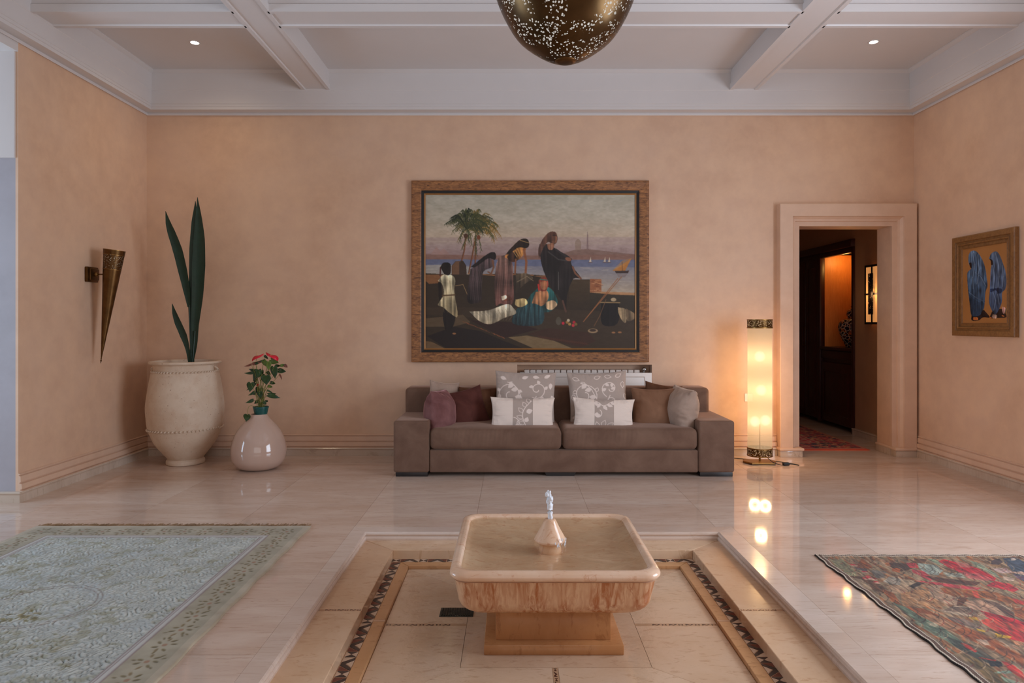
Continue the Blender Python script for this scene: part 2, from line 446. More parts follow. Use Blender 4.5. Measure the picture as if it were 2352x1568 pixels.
# floor: slab of grout with marble tiles
floor = boxes('floor', [(-6.8, KX0, YF0, 10.2, -.2, -.0015), (KX1, 4.5, YF0, 10.2, -.2, -.0015),
                        (KX0, KX1, KY1, 10.2, -.2, -.0015), (KX0, KX1, YF0, KY0, -.2, -.0015)], M_grout)
tag(floor, kind='structure')
gx = [-.24+.765*k for k in range(-9, 7)]; gy = [4.855+.733*k for k in range(-9, 7)]
gx = [x for x in gx if -6.9 < x < 4.6]
def clipcell(x0, x1, y0, y1):
    ix0, ix1 = max(x0, KX0), min(x1, KX1); iy0, iy1 = max(y0, KY0), min(y1, KY1)
    if ix1-ix0 < .02 or iy1-iy0 < .005: return [[(x0, y0), (x1, y0), (x1, y1), (x0, y1)]]
    cx0, cx1, cy0, cy1 = ix0 <= x0+.02, ix1 >= x1-.02, iy0 <= y0+.005, iy1 >= y1-.005
    if cx0 and cx1 and cy0 and cy1: return []
    if cx0 and cx1: return [[(x0, iy1), (x1, iy1), (x1, y1), (x0, y1)]] if cy0 else [[(x0, y0), (x1, y0), (x1, iy0), (x0, iy0)]]
    if cy0 and cy1: return [[(ix1, y0), (x1, y0), (x1, y1), (ix1, y1)]] if cx0 else [[(x0, y0), (ix0, y0), (ix0, y1), (x0, y1)]]
    if cx0 and cy0: return [[(ix1, y0), (x1, y0), (x1, y1), (x0, y1), (x0, iy1), (ix1, iy1)]]
    if cx1 and cy0: return [[(x0, y0), (ix0, y0), (ix0, iy1), (x1, iy1), (x1, y1), (x0, y1)]]
    if cx0 and cy1: return [[(x0, y0), (x1, y0), (x1, y1), (ix1, y1), (ix1, iy0), (x0, iy0)]]
    return [[(x0, y0), (x1, y0), (x1, iy0), (ix0, iy0), (ix0, y1), (x0, y1)]]
for i in range(len(gx)-1):
    for j in range(len(gy)-1):
        x0, x1, y0, y1 = gx[i], gx[i+1], gy[j], gy[j+1]
        if y1 < -.5: continue
        if x0 < -5.6 or x1 > 4.5: continue
        if y0 > 6.4 and (x1 < 2.0): continue
        for pts in clipcell(x0, x1, y0, y1):
            prism('tile', pts, -.012, 0.0, M_floor, floor, gap=.0009)

def wall(name, bx, mat=M_wall): return tag(boxes(name, bx, mat), kind='structure')
wall('wall_back', [(XL-.3, NX0, YB, YB+.25, 0, ZC+.1), (NX0, NX1, YB, YB+.25, 0, NZ0), (NX0, NX1, YB, YB+.25, NZ1, ZC+.1),
                   (NX0, NX1, YB+.17, YB+.25, NZ0, NZ1), (NX1, DX0, YB, YB+.25, 0, ZC+.1),
                   (DX0, DX1, YB, YB+.25, DZ, ZC+.1), (DX1, XR+.2, YB, YB+.25, 0, ZC+.1)])
wall('wall_left', [(XL-.02, XL, YE, YB, 0, ZC+.1)])
wall('wall_right', [(XR, XR+.2, 3.7, YB, 0, ZC+.1), (XR, XR+.2, YF0, 1.1, 0, ZC+.1), (XR, XR+.2, 1.1, 3.7, 0, .35), (XR, XR+.2, 1.1, 3.7, 2.7, ZC+.1)])
wall('wall_front', [(-6.8, -2.2, YF0-.2, YF0, 0, ZC+.1), (2.6, XR+.2, YF0-.2, YF0, 0, ZC+.1), (-2.2, 2.6, YF0-.2, YF0, 0, .4), (-2.2, 2.6, YF0-.2, YF0, 2.8, ZC+.1)])
wall('wall_side_room', [(-6.8, XL-.02, YE, YB, 0, 2.49)], M_grey)
wall('wall_side_room_far', [(-6.8, -6.6, YF0, 1.8, 0, ZC), (-6.8, -6.6, 4.6, YE, 0, ZC), (-6.8, -6.6, 1.8, 4.6, 0, .35), (-6.8, -6.6, 1.8, 4.6, 2.7, ZC)], M_grey)
bk = box('trim_1', -6.8, XL-.02, YE-.012, YB, 2.4901, ZC, M_white, None, .003); tag(bk, kind='structure')
hd = box('trim_2', XL-.30, XL, YF0, YE, 3.26, 3.5, M_white); tag(hd, kind='structure')
# windows outside the picture
def window(name, x0, x1, y0, y1, z0, z1):
    r = empty(name, ((x0+x1)/2, (y0+y1)/2, z0), kind='structure')
    b = []
    if x1-x0 > y1-y0:
        n = 4
        for k in range(n+1): xx = x0+(x1-x0-.05)*k/n; b.append((xx, xx+.05, y0, y1, z0, z1))
        b += [(x0, x1, y0, y1, z0, z0+.05), (x0, x1, y0, y1, z1-.05, z1)]
    else:
        n = 3
        for k in range(n+1): yy = y0+(y1-y0-.05)*k/n; b.append((x0, x1, yy, yy+.05, z0, z1))
        b += [(x0, x1, y0, y1, z0, z0+.05), (x0, x1, y0, y1, z1-.05, z1)]
    boxes('window_frame', b, M_white, r)
window('window_1', XR+.11, XR+.17, 1.1, 3.7, .35, 2.7)
window('window_2', -2.2, 2.6, YF0-.08, YF0-.03, .4, 2.8)
window('window_3', -6.72, -6.66, 1.8, 4.6, .35, 2.7)

# ceiling with beams
ceil = box('ceiling', -6.8, XR+.2, YF0-.2, YB+.25, ZC, ZC+.15, M_white); tag(ceil, kind='structure')
bprof = [(-.125, ZC), (-.125, 3.605), (-.137, 3.595), (-.137, 3.54), (-.104, 3.54), (-.098, 3.551), (.098, 3.551), (.104, 3.54), (.137, 3.54), (.137, 3.595), (.125, 3.605), (.125, ZC)]
for bx in (-1.895, 2.23):
    sweep('beam', [(bx, YF0), (bx, YB-.1)], [(o, d) for o, d in bprof], lambda a, b, d: (a, b, d), M_white, ceil)
for by in (5.035, 1.345, -1.8):
    for x0, x1 in ((XL+.02, -1.895-.125), (-1.895+.125, 2.23-.125), (2.23+.125, XR-.1)):
        sweep('beam', [(x0, by), (x1, by)], bprof, lambda a, b, d: (a, b, d), M_white, ceil)
cprof = [(0, ZC), (0, ZW), (.012, ZW-.004), (.016, ZW+.002), (.016, ZW+.012), (.010, ZW+.014), (.010, ZW+.022), (.088, ZW+.030), (.088, ZW+.055), (.094, ZW+.058),
         (.094, ZW+.080), (.099, ZW+.083), (.099, 3.535), (.103, 3.539), (.103, 3.70), (.112, 3.705), (.135, 3.722), (.135, ZC)]
cor = sweep('trim_3', [(XL, YF0), (XL, YB), (XR, YB), (XR, YF0)], [(-o, d) for o, d in cprof], lambda a, b, d: (a, b, d), M_white); tag(cor, kind='structure')

# baseboards: moulded plaster over a marble skirting
pprof = [(0, .205), (.006, .204), (.013, .200), (.013, .196), (.004, .193), (.004, .189), (.016, .184), (.017, .143), (.015, .140), (.008, .138), (.008, .133), (.024, .128), (.026, .094), (.024, .090), (.014, .088), (.014, .083), (.030, .080), (.030, .072), (0, .072)]
sprof = [(0, .078), (.036, .078), (.041, .073), (.041, .067), (.036, .062), (.033, .054), (.033, 0), (0, 0)]
path = [(-6.6, YE), (XL, YE), (XL, YB), (2.58, YB)]
names = ['baseboard_side_room', 'baseboard_left', 'baseboard_back']
sk = sweep(names, [(-6.6, YE), (XL+.0, YE), (XL, YB), (2.58, YB)], [(-o, d) for o, d in sprof], lambda a, b, d: (a, b, d), M_skirt, split=True)
for o in sk: tag(o, kind='structure')
for i, o in enumerate(sweep(['baseboard_left_moulding', 'baseboard_back_moulding'], [(XL, YE), (XL, YB), (2.58, YB)], [(-o, d) for o, d in pprof], lambda a, b, d: (a, b, d), M_trimp, split=True)):
    o.parent = sk[i+1]; o.name = 'plaster_moulding'
rpath = [(XR, YB-.08), (XR, 2.0)]
rb = sweep('baseboard_right', rpath, [(-o, d) for o, d in sprof], lambda a, b, d: (a, b, d), M_skirt); tag(rb, kind='structure')
o = sweep('plaster_moulding', rpath, [(-o, d) for o, d in pprof], lambda a, b, d: (a, b, d), M_trimp); o.parent = rb

# door casing: stepped plaster architrave round the doorway
aprof = [(-.005, 0), (-.005, .028), (.040, .028), (.043, .046), (.060, .050), (.080, .072), (.083, .092), (.198, .092), (.206, .086), (.206, 0)]
arch = sweep('door_1', [(DX0, 0.0), (DX0, DZ), (DX1, DZ), (DX1, 0.0)], aprof, lambda a, b, d: (min(a, XR+.012), YB-d, b), M_trimp); tag(arch, kind='structure')
cap = [(0, .105), (.007, .100), (.007, .085), (.0, .08)]
for (xa, xb) in ((DX0-.21, DX0+.006), (DX1-.006, XR-.03)):
    o = box('plinth_block', xa, xb, YB-.106, YB, 0, .062, M_skirt, arch, .003)
    o = box('plinth_cap', xa-.01 if xa < 3 else xa-.012, xb+.012 if xa < 3 else xb, YB-.118, YB, .062, .088, M_trimp, arch, .008)
for xa, xb, n_ in ((DX0-.003, DX0+.012, 0), (DX1-.012, DX1+.003, 1)):
    box('reveal_skirting', xa, xb, YB, YB+.26, 0, .07, M_skirt, arch, .002)
    box('reveal_skirting', xa-.004, xb+.004, YB-.02, YB+.262, .066, .086, M_trimp, arch, .006)

# hall behind the doorway
HX = 3.96
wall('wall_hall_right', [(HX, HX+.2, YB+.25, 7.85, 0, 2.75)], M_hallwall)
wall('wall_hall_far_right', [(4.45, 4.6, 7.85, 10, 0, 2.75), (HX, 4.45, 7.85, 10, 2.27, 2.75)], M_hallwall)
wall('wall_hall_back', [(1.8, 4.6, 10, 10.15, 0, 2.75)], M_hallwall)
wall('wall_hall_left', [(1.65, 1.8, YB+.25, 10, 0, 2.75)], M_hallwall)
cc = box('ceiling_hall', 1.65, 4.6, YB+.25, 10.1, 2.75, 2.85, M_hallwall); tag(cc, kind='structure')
hb = sweep('baseboard_hall', [(HX, YB+.26), (HX, 7.85)], sprof, lambda a, b, d: (a, b, d), M_skirt); tag(hb, kind='structure')

# ================================================================== SUNKEN POOL
pool = empty('sunken_pool', (CX, CY, 0), 'shallow rectangular sunken marble pool with a mosaic band round the stone fountain', 'pool')
Z2, Z3, ZR, ZF = -.05, -.10, -.106, -.12
kx0, kx1, ky1 = -.907, 1.27, 4.205; ky0 = 2*CY-ky1; 
sx0, sx1, sy1 = -.707, 1.067, 4.027; sy0 = 2*CY-sy1
mx0, mx1, my1 = -.654, 1.02, 3.97; my0 = 2*CY-my1
fx0, fx1, fy1 = -.598, .963, 3.905; fy0 = 2*CY-fy1
box('foundation', KX0+.002, KX1-.002, KY0+.002, KY1-.002, -.3, ZF-.012, M_grout, pool)
def ring_quads(a, b):  # outer rect a, inner rect b -> four mitred quads (left, back, right, front)
    (ax0, ax1, ay0, ay1), (bx0, bx1, by0, by1) = a, b
    return [[(ax0, ay0), (bx0, by0), (bx0, by1), (ax0, ay1)], [(ax0, ay1), (bx0, by1), (bx1, by1), (ax1, ay1)],
            [(ax1, ay1), (bx1, by1), (bx1, by0), (ax1, ay0)], [(ax1, ay0), (bx1, by0), (bx0, by0), (ax0, ay0)]]
# kerb with a moulded inner face
kprof = [(0, -.2), (0, 0.0), (.1, 0.0), (.106, -.004), (.110, -.013), (.106, -.022), (.102, -.025), (.107, -.030), (.110, -.038), (.108, Z2-.002), (.108, -.2)]
def kerb_strip(p0, p1, q0, q1):
    """outer edge p0->p1, inner edge q0->q1; profile runs from outer to inner"""
    bm = bmesh.new(); A = []; B = []
    for o, d in kprof:
        t = o/.110; A.append(bm.verts.new((p0[0]+(q0[0]-p0[0])*t, p0[1]+(q0[1]-p0[1])*t, d))); B.append(bm.verts.new((p1[0]+(q1[0]-p1[0])*t, p1[1]+(q1[1]-p1[1])*t, d)))
    for k in range(len(kprof)-1): bm.faces.new((A[k], A[k+1], B[k+1], B[k]))
    bm.faces.new(A); bm.faces.new(B)
    return from_bm('kerb', bm, M_kerb, pool)
kq = ring_quads((KX0, KX1, KY0, KY1), (kx0, kx1, ky0, ky1))
G = .0006
for side, q in enumerate(kq):
    (p0, q0, q1, p1) = q if side in (0, 1, 2, 3) else None
    p0, q0, q1, p1 = q[0], q[1], q[2], q[3]
    cuts = [0, .5, 1] if side in (1, 3) else [0, .315, .655, 1]
    for a, b in zip(cuts[:-1], cuts[1:]):
        ln = math.dist(p0, p1)
        a_ = a+G/ln; b_ = b-G/ln
        def lp(u, v, t): return (u[0]+(v[0]-u[0])*t, u[1]+(v[1]-u[1])*t)
        # inner points follow the mitre only at the corners
        if side in (0, 2):
            yo0, yo1 = lp(p0, p1, a_), lp(p0, p1, b_)
            yi0 = q0 if a == 0 else (q0[0], yo0[1]); yi1 = q1 if b == 1 else (q0[0], yo1[1])
        else:
            yo0, yo1 = lp(p0, p1, a_), lp(p0, p1, b_)
            yi0 = q0 if a == 0 else (yo0[0], q0[1]); yi1 = q1 if b == 1 else (yo1[0], q0[1])
        kerb_strip(yo0, yo1, yi0, yi1)
# step slabs
IW = .012   # half width of the inlay lines
e = .004
sl = ring_quads((kx0-.01, kx1+.01, ky0-.01, ky1+.01), (sx0, sx1, sy0, sy1))
def step(pts): prism('step_slab', pts, -.2, Z2, M_pool, pool, gap=.0012, bev=.003)
step([sl[1][0], sl[1][1], sl[1][2], sl[1][3]]); step(sl[3])
for q, s in ((sl[0], 0), (sl[2], 1)):
    xo, xi = (kx0-.01, sx0) if s == 0 else (kx1+.01, sx1)
    step([(xo, ky0-.01), (xi, sy0), (xi, CY-.009), (xo, CY-.009)]); step([(xo, CY+.009), (xi, CY+.009), (xi, sy1), (xo, ky1+.01)])
# rim and pool floor panels
rq = ring_quads((mx0, mx1, my0, my1), (fx0, fx1, fy0, fy1))
prism('rim_strip', rq[1], -.2, ZR+.006, M_rims, pool, .001, .002); prism('rim_strip', rq[3], -.2, ZR+.006, M_rims, pool, .001, .002)
for xo, xi in ((mx0, fx0), (mx1, fx1)):
    prism('rim_strip', [(xo, my0), (xi, fy0), (xi, CY-.008), (xo, CY-.008)], -.2, ZR+.006, M_rims, pool, .001, .002)
    prism('rim_strip', [(xo, CY+.008), (xi, CY+.008), (xi, fy1), (xo, my1)], -.2, ZR+.006, M_rims, pool, .001, .002)
qx0, qx1, qy0, qy1 = CX-.395, CX+.395, CY-.396, CY+.396
prism('floor_slab', [(qx0, qy0), (qx1, qy0), (qx1, qy1), (qx0, qy1)], -.2, ZF, M_poolf, pool, .001)
for sx in (-1, 1):
    for sy in (-1, 1):
        fx = fx0 if sx < 0 else fx1; qx = qx0 if sx < 0 else qx1; fy = fy0 if sy < 0 else fy1; qy = qy0 if sy < 0 else qy1
        prism('floor_slab', [(fx, CY+sy*IW), (fx, fy), (qx, qy), (qx, CY+sy*IW)], -.2, ZF, M_poolf, pool, .001)
        prism('floor_slab', [(CX-.005+sx*IW, fy), (fx, fy), (qx, qy), (CX-.005+sx*IW, qy)], -.2, ZF, M_poolf, pool, .001)
# inlay lines: dark motif pieces in a pale strip, too small to pick apart singly
M_inlay = m_flat('inlay_dark_stone', L(78, 40, 34), .2, var=.2, scale=40)
M_inlayp = m_flat('inlay_pale_stone', L(200, 158, 124), .25, var=.05)
def inlay(p0, p1, z, hw):
    v = Vector(p1)-Vector(p0); ln = v.length; d = v/ln; n = Vector((-d.y, d.x))
    def W(a, b): q = Vector(p0)+d*a+n*b; return (q.x, q.y)
    prism('inlay_strip', [W(0, -hw), W(ln, -hw), W(ln, hw), W(0, hw)], z-.05, z-.0004, M_inlayp, pool)
    bm = bmesh.new(); a = .006; h = hw*.62; u = hw*1.1
    while a+6*u < ln:
        for pts in ([(a, -h), (a+.8*u, 0), (a, h)], [(a+1.6*u, -h), (a+1.6*u, h), (a+.8*u, 0)],
                    [(a+2.0*u, -h), (a+2.7*u, -h), (a+3.4*u, 0), (a+3.4*u, h*.9), (a+2.9*u, h*.3)],
                    [(a+3.4*u, -h*.1), (a+4.2*u, -h), (a+5.0*u, -h), (a+5.0*u, h), (a+4.2*u, 0), (a+3.4*u, h*.9)]):
            q = [W(*p) for p in pts]
            if area2(q) < 0: q = q[::-1]
            poly_prism(bm, q, z-.003, z)
        a += 5.9*u
    o = from_bm('inlay_motif', bm, M_inlay, pool); o['kind'] = 'stuff'
inlay((sx0, CY), (kx0, CY), Z2, .009); inlay((sx1, CY), (kx1, CY), Z2, .009)
inlay((mx0, CY), (fx0, CY), ZR+.006, .008); inlay((mx1, CY), (fx1, CY), ZR+.006, .008)
inlay((fx0, CY), (qx0, CY), ZF, IW); inlay((fx1, CY), (qx1, CY), ZF, IW)
inlay((CX-.005, qy0), (CX-.005, fy0), ZF, IW); inlay((CX-.005, qy1), (CX-.005, fy1), ZF, IW)
# mosaic band of cut stone
M_t1 = m_flat('tessera_charcoal', L(52, 40, 40), .25, var=.15, scale=30)
M_t2 = m_flat('tessera_oxblood', L(112, 52, 40), .25, var=.15, scale=30)
M_t3 = m_flat('tessera_cream', L(206, 176, 150), .25, var=.08, scale=30)
for q in ring_quads((sx0, sx1, sy0, sy1), (mx0, mx1, my0, my1)):
    prism('mosaic_bed', q, -.2, Z3-.0015, M_inlayp, pool)
meshes = {}
def tess(name, pts, mat, M):
    key = (name, mat.name)
    if key not in meshes:
        bm = bmesh.new(); q = pts if area2(pts) > 0 else pts[::-1]; poly_prism(bm, inset(q, .0006), -.004, 0); me = bpy.data.meshes.new('tessera')
        bm.to_mesh(me); bm.free(); me.materials.append(mat); meshes[key] = me
    o = bpy.data.objects.new('tessera', meshes[key]); COL.objects.link(o); o.parent = pool
    o.matrix_parent_inverse = Matrix.Translation(pool.location).inverted(); o.matrix_basis = M
BWd = .0505; U = .168
def band(origin, d, length):
    d = Vector(d); n = Vector((-d.y, d.x)); nu = max(1, round(length/U)); u = length/nu; k = u/U
    for i in range(nu):
        o = Vector(origin)+d*(u*i)
        M = Matrix(((d.x, n.x, 0, o.x), (d.y, n.y, 0, o.y), (0, 0, 1, Z3), (0, 0, 0, 1))) @ Matrix.Diagonal((k, 1, 1, 1))
        w_ = BWd
        tess('a', [(0, 0), (.024, w_/2), (0, w_)], M_t1, M); tess('b', [(.048, 0), (.048, w_), (.024, w_/2)], M_t1, M)
        tess('a1', [(.001, 0), (.047, 0), (.024, w_/2)], M_t3, M); tess('a2', [(.001, w_), (.024, w_/2), (.047, w_)], M_t3, M)
        tess('c', [(.052, 0), (.073, 0), (.108, w_*.62), (.143, 0), (.164, 0), (.122, w_), (.094, w_)], M_t1, M)
        tess('d', [(.052, .004), (.090, w_), (.052, w_)], M_t2, M); tess('e', [(.164, .004), (.164, w_), (.126, w_)], M_t2 if i % 2 else M_t3, M)
        tess('f', [(.077, 0), (.139, 0), (.108, w_*.55)], M_t3, M)
band((mx0, 2.36), (0, 1), my1-2.36)
band((mx1, my1), (0, -1), my1-2.36)
band((sx0, my1), (1, 0), sx1-sx0)
dr = box('drain', -.354, -.19, 3.275, 3.375, ZF-.0005, ZF+.003, m_flat('drain_plate', L(44, 44, 36), .4, .5), pool, .001)
bars = boxes('drain_bar', [(-.345+.012*k, -.339+.012*k, 3.283, 3.367, ZF+.003, ZF+.006) for k in range(12)], m_flat('drain_bar', L(30, 32, 26), .4, .5), dr)

def m_water(name, tint, rough=.02, scale=14, strength=.15):
    t = NT(name); nt = t.t
    nt.nodes.remove(t.b)
    tr = t.n('ShaderNodeBsdfTransparent'); tr.inputs['Color'].default_value = tint
    gl = t.n('ShaderNodeBsdfGlossy'); gl.inputs['Roughness'].default_value = rough
    fr = t.n('ShaderNodeLayerWeight')
    b = t.n('ShaderNodeBump'); b.inputs['Strength'].default_value = strength; b.inputs['Distance'].default_value = .01
    t.l(t.noise(t.coord('Object'), scale, 3, .5, .6), b.inputs['Height'])
    t.l(b.outputs[0], fr.inputs['Normal']); t.l(b.outputs[0], gl.inputs['Normal'])
    fac = t.math('MULTIPLY_ADD', t.math('POWER', fr.outputs['Facing'], 5.0), .95); fac.node.inputs[2].default_value = .03
    mx = t.n('ShaderNodeMixShader'); t.l(fac, mx.inputs[0]); t.l(tr.outputs[0], mx.inputs[1]); t.l(gl.outputs[0], mx.inputs[2])
    t.l(mx.outputs[0], t.out.inputs['Surface']); return t.m
M_water = m_water('clear_water', (.97, .985, .97, 1), .03, 22, .25)
M_bowlwater = m_water('bowl_water', (.96, .93, .85, 1), .12, 9, .35)
def sheet(name, pts, z, mat):
    bm = bmesh.new(); bm.faces.new([bm.verts.new((x, y, z)) for x, y in pts]); return from_bm(name, bm, mat)
wt = sheet('pool_water', [(fx0, fy0), (fx1, fy0), (fx1, fy1), (fx0, fy1)], ZF+.0065, M_water)
tag(wt, 'thin sheet of clear water lying on the ochre pool floor', 'water', kind='stuff')

# ================================================================== FOUNTAIN
FX, FY = .177, 3.195
fo = empty('fountain', (FX, FY, ZF), 'square stained marble fountain basin on a stepped pedestal standing in the sunken pool', 'fountain')
M_ped = m_marble('pedestal_marble', L(168, 112, 66), L(188, 134, 88), L(130, 78, 42), .2, (3, 3, 3), False)
def m_stain():
    t = NT('rust_streaked_marble'); v = t.geo((3, 3, 3)); a = t.noise(v, 1.2, 5, .6, .5)
    col = t.mix(a, L(206, 158, 116), L(218, 180, 146))
    s1 = t.noise(t.geo((42, 42, 2.4)), 1.0, 5, .65, .8); s2 = t.noise(t.geo((9, 9, 1.5)), 1.0, 3, .5)
    sp = t.n('ShaderNodeSeparateXYZ'); t.l(t.geo(), sp.inputs[0])
    m = t.math('MULTIPLY', t.ramp(s1, [(.40, BW(0)), (.58, BW(1))]), t.ramp(s2, [(.32, BW(0.12)), (.58, BW(1))]))
    col = t.mix(t.math('MULTIPLY', m, .85), col, L(160, 84, 34))
    f = t.ramp(t.noise(t.geo((40, 40, 9)), 1.0, 6, .75, 1.2), [(.60, BW(0)), (.66, BW(1))])
    col = t.mix(t.math('MULTIPLY', f, .55), col, L(150, 72, 36))
    t.base(col, .22); return t.m
M_stain = m_stain()
box('plinth', FX-.299, FX+.299, FY-.299, FY+.299, ZF, -.077, M_ped, fo, .004)
box('die', FX-.25, FX+.25, FY-.25, FY+.25, -.077, .082, M_ped, fo, .003)
def rrect(hx, hy, r, n=7):
    pts = []
    for cx, cy, a0 in ((hx-r, hy-r, 0), (-hx+r, hy-r, 90), (-hx+r, -hy+r, 180), (hx-r, -hy+r, 270)):
        for k in range(n+1):
            a = rad(a0+90*k/n); pts.append((cx+r*math.cos(a), cy+r*math.sin(a)))
    return pts
def rr_loft(name, levels, mat, parent, cx, cy, fill0=True, fill1=True, smooth=50):
    bm = bmesh.new(); rings = []
    for hx, r, z in levels:
        r = min(r, hx*.98); rings.append([bm.verts.new((cx+x, cy+y, z)) for x, y in rrect(hx, hx, r)])
    for a, b in zip(rings[:-1], rings[1:]):
        for k in range(len(a)): bm.faces.new((a[k], a[(k+1) % len(a)], b[(k+1) % len(a)], b[k]))
    if fill0: bm.faces.new(rings[0])
    if fill1: bm.faces.new(rings[-1])
    return from_bm(name, bm, mat, parent, smooth)
lv = []
for k in range(9):       # outer side: rounded underside up to the neck below the rim
    a = PI/2*k/8; lv.append((.318+.088*math.sin(a), .07, .078+.080*(1-math.cos(a))))
lv += [(.412, .066, .19), (.419, .062, .236)]
body = rr_loft('basin', lv, M_stain, fo, FX, FY, True, False)
lv = [(.421, .06, .236)]
for k in range(13):      # rolled rim
    a = -PI/2+PI*k/12; lv.append((.412+.027*math.cos(a), .075, .261+.023*math.sin(a)+.0))
lv += [(.404, .078, .282), (.397, .08, .276), (.391, .085, .262), (.36, .1, .247), (.30, .14, .232), (.2, .15, .224), (.06, .058, .222)]
rr_loft('rim', lv, M_pale, fo, FX, FY, False, True)
bw = sheet('water_surface', [(FX+x, FY+y) for x, y in rrect(.3935, .3935, .08)], .270, M_bowlwater)
tag(bw, 'greenish water filling the square fountain basin to its rim', 'water')
bm = bmesh.new()
lathe('nozzle', smooth_profile([(.0, .222), (.05, .222), (.05, .262), (.070, .272), (.0745, .281), (.072, .288), (.048, .330), (.030, .366), (.025, .374), (.020, .377), (.0, .377)], 4), FX, FY, M_pale, fo, 48)
# jet of water
M_jet = NT('white_water'); M_jet.base((.92, .95, 1, 1), .08, spec=.8)
M_jet.b.inputs['Transmission Weight'].default_value = .15; M_jet.b.inputs['IOR'].default_value = 1.2; M_jet = M_jet.m
bm = bmesh.new()
bm_tube(bm, [(FX+.001*math.sin(k*1.3), FY+.001*math.cos(k), .372+.012*k) for k in range(10)], lambda t: .0105+.005*t+.0015*math.sin(t*23), 12)
for k in range(26):
    a = random.uniform(0, 2*PI); rr = random.uniform(0, .013); z = random.uniform(.448, .500); s = random.uniform(.004, .010)
    M = Matrix.Translation((FX+rr*math.cos(a)-.004, FY+rr*math.sin(a), z)) @ Matrix.Rotation(random.uniform(-.6, .6), 4, 'Y') @ Matrix.Diagonal((s, s, s*random.uniform(1.0, 2.0), 1))
    bmesh.ops.create_icosphere(bm, subdivisions=2, radius=1.0, matrix=M)
for v in bm.verts: v.co += Vector([mnoise.noise(v.co*90+Vector((7*i, 0, 0)))*.0028 for i in range(3)])
jt = from_bm('water_jet', bm, M_jet, None, 0)
tag(jt, 'small bubbling white jet of water above the cone nozzle', 'water jet')
bm = bmesh.new()
for k in range(16):
    z = random.uniform(.268, .30); a = -PI/2+random.uniform(.2, 1.2); s = random.uniform(.0015, .0028)
    rr = .076+random.uniform(0, .01)
    bmesh.ops.create_icosphere(bm, subdivisions=1, radius=1, matrix=Matrix.Translation((FX+rr*math.cos(a), FY+rr*math.sin(a), z)) @ Matrix.Diagonal((s, s, s*3.5, 1)))
dp = from_bm('water_drips', bm, M_jet, jt, 0); dp['kind'] = 'stuff'

# ================================================================== SOFA
def softbox(name, x0, x1, y0, y1, z0, z1, r, n, mat, parent, disp=None):
    hx, hy, hz = (x1-x0)/2, (y1-y0)/2, (z1-z0)/2; c = Vector(((x0+x1)/2, (y0+y1)/2, (z0+z1)/2)); h = Vector((hx, hy, hz))
    def lin_(m, half):   # denser sampling near the rounded edges
        a = [-half+r*(1-math.cos(PI/2*k/4)) for k in range(5)]
        mid = [(-half+r)+(2*half-2*r)*k/m for k in range(1, m)]
        return a+mid+[-v for v in a[::-1]]
    ax, ay, az = lin_(n[0], hx), lin_(n[1], hy), lin_(n[2], hz)
    bm = bmesh.new(); cache = {}
    def vert(x, y, z):
        k = (round(x, 6), round(y, 6), round(z, 6))
        if k in cache: return cache[k]
        p = Vector((x, y, z)); q = Vector([max(-h[i]+r, min(h[i]-r, p[i])) for i in range(3)]); d = p-q
        if d.length > 1e-9: p = q+d.normalized()*r
        nrm = d.normalized() if d.length > 1e-9 else Vector((0, 0, 1))
        pw = p+c
        if disp: pw = disp(pw, nrm, Vector((p.x/hx, p.y/hy, p.z/hz)))
        cache[k] = bm.verts.new(pw); return cache[k]
    def face_grid(A, B, f):
        for i in range(len(A)-1):
            for j in range(len(B)-1):
                try: bm.faces.new((vert(*f(A[i], B[j])), vert(*f(A[i+1], B[j])), vert(*f(A[i+1], B[j+1])), vert(*f(A[i], B[j+1]))))
                except ValueError: pass
    for s in (-1, 1):
        face_grid(ax, ay, lambda a, b: (a, b, s*hz)); face_grid(ax, az, lambda a, b: (a, s*hy, b)); face_grid(ay, az, lambda a, b: (s*hx, a, b))
    return from_bm(name, bm, mat, parent, 0)
sofa = empty('sofa', (.43, 6.1, 0), 'long low taupe velvet sofa standing against the wall below the large painting', 'sofa')
YS = 5.715
softbox('armrest', -1.003, -.703, YS, 6.50, .034, .470, .022, (4, 10, 5), M_sofa, sofa)
softbox('armrest', 1.568, 1.872, YS, 6.50, .034, .470, .022, (4, 10, 5), M_sofa, sofa)
softbox('base', -.700, 1.566, YS+.012, 6.42, .034, .222, .012, (14, 4, 3), M_sofa, sofa)
softbox('backrest', -.995, 1.825, 6.28, 6.56, .10, .695, .04, (20, 3, 6), M_sofa, sofa)
def seat_disp(x0, x1, fold_x):
    def f(p, n_, u):
        bx = (1-u.x**4)*(1-u.y**4)
        q = p.copy()
        if u.z > 0: q.z += .012*bx-.010*math.exp(-((u.x)**2)*3)*max(0, -u.y)
        fr = max(0.0, -n_.y) if u.y < -.9 else 0
        if u.y < -.8:
            q.y -= .014*(1-u.x**4)*(1-u.z*u.z)
            w_ = sum(math.exp(-((p.x-fx_)/.14)**2) for fx_ in fold_x)
            q.y += .0045*w_*math.sin((p.x-.12*p.z)*180+1.5*mnoise.noise(p*8))*(.5+.5*u.z)
            q.y += .003*mnoise.noise(Vector((p.x*14, p.z*6, 1)))
            q.z += .004*mnoise.noise(Vector((p.x*5, 3, p.z*4)))
        return q
    return f
softbox('seat_cushion', -.698, .415, YS+.002, 6.30, .224, .402, .045, (90, 10, 5), M_sofa, sofa, seat_disp(-.7, .415, (-.42, -.14)))
softbox('seat_cushion', .423, 1.564, YS+.002, 6.30, .224, .402, .045, (90, 10, 5), M_sofa, sofa, seat_disp(.42, 1.56, (.62, .92)))
for a, b in ((-.985, -.715), (1.582, 1.858)):
    box('foot', a, b, YS+.012, YS+.16, 0, .036, M_foot, sofa, .003); box('foot', a, b, 6.3, 6.45, 0, .036, M_foot, sofa, .003)
